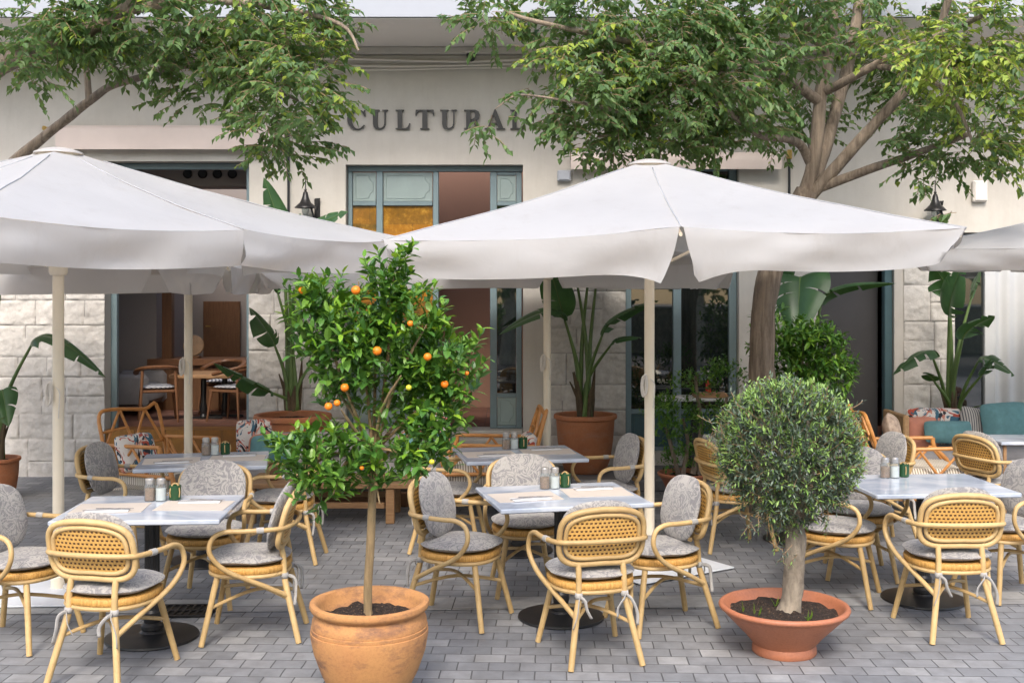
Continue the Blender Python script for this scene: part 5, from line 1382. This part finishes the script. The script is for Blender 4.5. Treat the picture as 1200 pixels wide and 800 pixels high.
cushion('cushion','teal lumbar cushion at the front left of the right sofa',1111,506,11.0,.46,.22,.13,'teal_cloth',-16,0)
cushion('cushion','black and white striped cushion between the two teal ones',1144,498,11.2,.34,.34,.13,'stripe_pillow',-14,0,ry=12)
cushion('cushion','large teal cushion at the right of the sofa',1178,494,11.1,.46,.38,.15,'teal_cloth',-14,0,ry=-4)
cushion('cushion','floral cushion cut by the right picture edge on the sofa',1206,496,11.2,.40,.38,.15,'floral',-14,0)
# small marble side table, far right
p = at(1196,514,9.7); r = thing('side_table', (p.x,9.75,0), 'small marble side table on wooden legs at the right edge, before the sofa', 'table')
mb = MB(); bbox(mb, -.25,.32,-.25,.25,p.z-.028,p.z,.005); mb.build('table_top', M['marble'], r, smooth=False)
for xx in (-.2,.27):
    for yy in (-.2,.2):
        mb = MB(); tube(mb, [(xx,yy,0),(xx,yy,p.z-.029)], .016, 8); mb.build('leg', M['wood'], r)
mb = MB(); bbox(mb, -.2,.27,-.21,-.19,.26,.30,.003); bbox(mb, -.2,.27,.19,.21,.26,.30,.003); mb.build('stretcher', M['wood'], r, smooth=False)
# white high table under the window
p = at(815,465,11.75); r = thing('high_table', (p.x,11.78,.12), 'white high table with black cone pedestal below the big window', 'table'); zt = p.z-.12
mb = MB(); bbox(mb, -.36,.36,-.22,.22,zt-.03,zt,.006); mb.build('table_top', M['white_metal'], r, smooth=False)
mb = MB(); lathe(mb, [(.16,0),(.165,.012),(.10,.05),(.07,.25),(.04,.5),(.035,zt-.031)], n=24); mb.build('pedestal', M['black_metal'], r)
mb = MB(); bbox(mb, 0,.34,-.12,.10,0,.03,.004); bbox(mb, .01,.33,-.11,.09,.031,.045,.003); o = mb.build('wooden_tray', M['wood'], smooth=False); o.location = (p.x-.02,11.75,p.z+.0005); tag(o,'wooden tray on the white high table','tray')
r = thing('sauce_bottle', (at(831,455,11.75).x,11.80,p.z+.0455), 'red sauce bottle standing on the wooden tray', 'bottle')
mb = MB(); lathe(mb, [(.001,0),(.028,.001),(.028,.09),(.012,.12),(.012,.135)], n=16); mb.build('bottle_body', M['red'], r); mb = MB(); lathe(mb, [(.014,.136),(.012,.16),(.001,.162)], n=12); mb.build('cap', M['salt'], r)
mb = MB(); bbox(mb, -.09,.09,-.12,.12,0,.006,.001); o = mb.build('menu', M['napkin'], smooth=False); o.location = (at(791,466,11.7).x,11.72,p.z+.0005); o.rotation_euler = (0,0,R(12)); tag(o,'white menu sheets on the left end of the white high table','menu')

# ================================================================== INDOORS, seen through the open shop window
S = .88
def wood_chair(x, y, rz, label):
    r = thing('wooden_chair', (x,y,FZ), label, 'chair', 'wooden chairs inside the restaurant', R(rz))
    for sx in (-1,1):
        for sy in (-1,1):
            mb = MB(); tube(mb, [(sx*.20*S,sy*.19*S,.42*S if sy > 0 else .68*S),(sx*.235*S,sy*.24*S,0)], [.019,.012], 8); mb.build('leg', M['wood_mid'], r)
    mb = MB(); bbox(mb, -.22*S,.22*S,-.20*S,.22*S,.385*S,.42*S,.008); mb.build('seat', M['wood_mid'], r, smooth=False)
    mb = MB(); pillow(mb, .41*S,.40*S,.06*S,4,8,T(0,.01,.45*S,90)); mb.build('seat_pad', M['dots'], r, sharp=0)
    mb = MB(); tube(mb, crom([(.27*S,.12*S,.62*S),(.26*S,-.08*S,.67*S),(.17*S,-.23*S,.71*S),(0,-.27*S,.72*S),(-.17*S,-.23*S,.71*S),(-.26*S,-.08*S,.67*S),(-.27*S,.12*S,.62*S)], 4), .022, 8, flat=1.5); mb.build('backrest', M['wood_mid'], r); return r
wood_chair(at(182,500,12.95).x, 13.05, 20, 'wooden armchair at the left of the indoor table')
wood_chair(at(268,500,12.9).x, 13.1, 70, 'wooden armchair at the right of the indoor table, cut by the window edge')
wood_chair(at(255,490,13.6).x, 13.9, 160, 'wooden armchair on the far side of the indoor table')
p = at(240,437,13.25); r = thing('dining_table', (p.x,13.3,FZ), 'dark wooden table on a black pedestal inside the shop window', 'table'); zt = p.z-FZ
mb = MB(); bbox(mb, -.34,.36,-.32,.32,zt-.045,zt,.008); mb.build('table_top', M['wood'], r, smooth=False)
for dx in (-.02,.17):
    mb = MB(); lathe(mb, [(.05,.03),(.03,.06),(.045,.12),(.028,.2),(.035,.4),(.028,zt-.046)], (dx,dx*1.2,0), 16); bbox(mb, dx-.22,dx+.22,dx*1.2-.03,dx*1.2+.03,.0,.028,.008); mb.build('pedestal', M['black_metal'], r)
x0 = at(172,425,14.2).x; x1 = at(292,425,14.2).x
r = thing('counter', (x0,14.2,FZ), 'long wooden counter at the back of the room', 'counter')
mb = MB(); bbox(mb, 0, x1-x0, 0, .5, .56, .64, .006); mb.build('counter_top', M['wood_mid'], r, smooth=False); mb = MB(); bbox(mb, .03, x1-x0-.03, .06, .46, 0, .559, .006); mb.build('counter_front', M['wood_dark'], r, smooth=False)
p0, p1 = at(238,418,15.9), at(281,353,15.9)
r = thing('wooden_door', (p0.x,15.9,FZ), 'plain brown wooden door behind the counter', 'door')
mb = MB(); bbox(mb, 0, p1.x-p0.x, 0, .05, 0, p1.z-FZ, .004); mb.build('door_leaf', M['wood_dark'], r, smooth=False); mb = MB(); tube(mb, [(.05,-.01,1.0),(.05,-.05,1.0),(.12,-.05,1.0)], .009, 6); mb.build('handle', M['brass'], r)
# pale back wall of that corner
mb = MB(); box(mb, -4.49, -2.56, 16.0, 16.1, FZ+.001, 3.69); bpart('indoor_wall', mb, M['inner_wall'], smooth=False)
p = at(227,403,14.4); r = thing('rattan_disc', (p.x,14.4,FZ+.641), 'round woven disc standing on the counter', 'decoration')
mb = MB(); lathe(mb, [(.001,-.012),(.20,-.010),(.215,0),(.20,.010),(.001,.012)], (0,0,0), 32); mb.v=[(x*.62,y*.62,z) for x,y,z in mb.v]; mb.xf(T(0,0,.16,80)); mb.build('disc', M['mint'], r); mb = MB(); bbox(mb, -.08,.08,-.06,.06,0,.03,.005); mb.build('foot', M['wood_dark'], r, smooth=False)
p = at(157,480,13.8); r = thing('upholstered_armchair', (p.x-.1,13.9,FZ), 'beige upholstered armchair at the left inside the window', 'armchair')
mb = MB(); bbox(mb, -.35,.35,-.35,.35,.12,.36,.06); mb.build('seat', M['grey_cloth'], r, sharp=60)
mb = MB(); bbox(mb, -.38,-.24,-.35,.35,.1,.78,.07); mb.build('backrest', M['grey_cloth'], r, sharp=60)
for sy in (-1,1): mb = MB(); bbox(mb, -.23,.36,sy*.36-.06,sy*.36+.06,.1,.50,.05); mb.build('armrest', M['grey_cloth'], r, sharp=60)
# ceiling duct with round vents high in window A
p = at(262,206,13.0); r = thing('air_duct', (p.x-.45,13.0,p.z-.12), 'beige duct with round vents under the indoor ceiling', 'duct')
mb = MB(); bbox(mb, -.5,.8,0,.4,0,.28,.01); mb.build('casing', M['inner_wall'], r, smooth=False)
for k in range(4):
    mb = MB(); q = .26+.17*k-.4; lathe(mb, [(.001,0),(.035,.0),(.05,-.012),(.055,.006)], (0,0,0), 20); mb.xf(T(q+.18,-.008,.14,-90)); mb.build('vent', M['black_metal'], r)

# ================================================================== STREET BEHIND (what the panes mirror)
for k, (x, y, hh) in enumerate(((-8.5,-8.5,7.5),(-.15,-8.0,8.2),(5.2,-7.6,7.8),(12,-9,8.5),(-15,-9,8))):
    r = thing('plane_tree', (x,y,-.13), ['broad street tree across the road, mirrored at the left','broad street tree across the road, mirrored in the entrance pane','broad street tree across the road, mirrored in the big window','street tree across the road at far right','street tree across the road at far left'][k], 'tree', 'trees across the road')
    rnd = random.Random(100+k); mb = MB(); limb(mb, [(0,0,0),(.1,.05,1.5),(.0,.1,3.0),(.2,0,5.0)], .24, .10, 12); mb.build('trunk', M['bark_plane'], r)
    mb = MB()
    for q in range(6):
        a_ = q*1.05; limb(mb, [(.05,.05,2.6+q*.2),(math.cos(a_)*.9,math.sin(a_)*.9,3.8+q*.2),(math.cos(a_)*2,math.sin(a_)*2,4.8+q*.25)], .08, .02, 6)
    mb.build('branch', M['bark_olive'], r); mbl = MB()
    for q in range(2600):
        v = rv(rnd); v = v.normalized()*v.length**.45; p = Vector((v.x*3.1, v.y*2.6, hh*.62+v.z*hh*.36))*(1+.12*noise.noise(v*2.5)); leaf2(mbl, p, rv(rnd)+Vector((0,0,-.3)), rv(rnd), rnd.uniform(.3,.5), rnd.uniform(.2,.3))
    mbl.build('foliage', [M['leaf_tree']], r, smooth=False)
r = thing('stone_wall', (0,-13.5,-.13), 'low rubble stone wall across the road', 'wall'); mb = MB(); bbox(mb, -28,28,-.25,.25,0,1.5,.04); mb.build('wall_body', M['bark_olive'], r, smooth=False)
mb = MB(); bbox(mb, -28,28,-.3,.3,1.503,1.6,.02); mb.build('coping', M['kerbstone'], r, smooth=False)
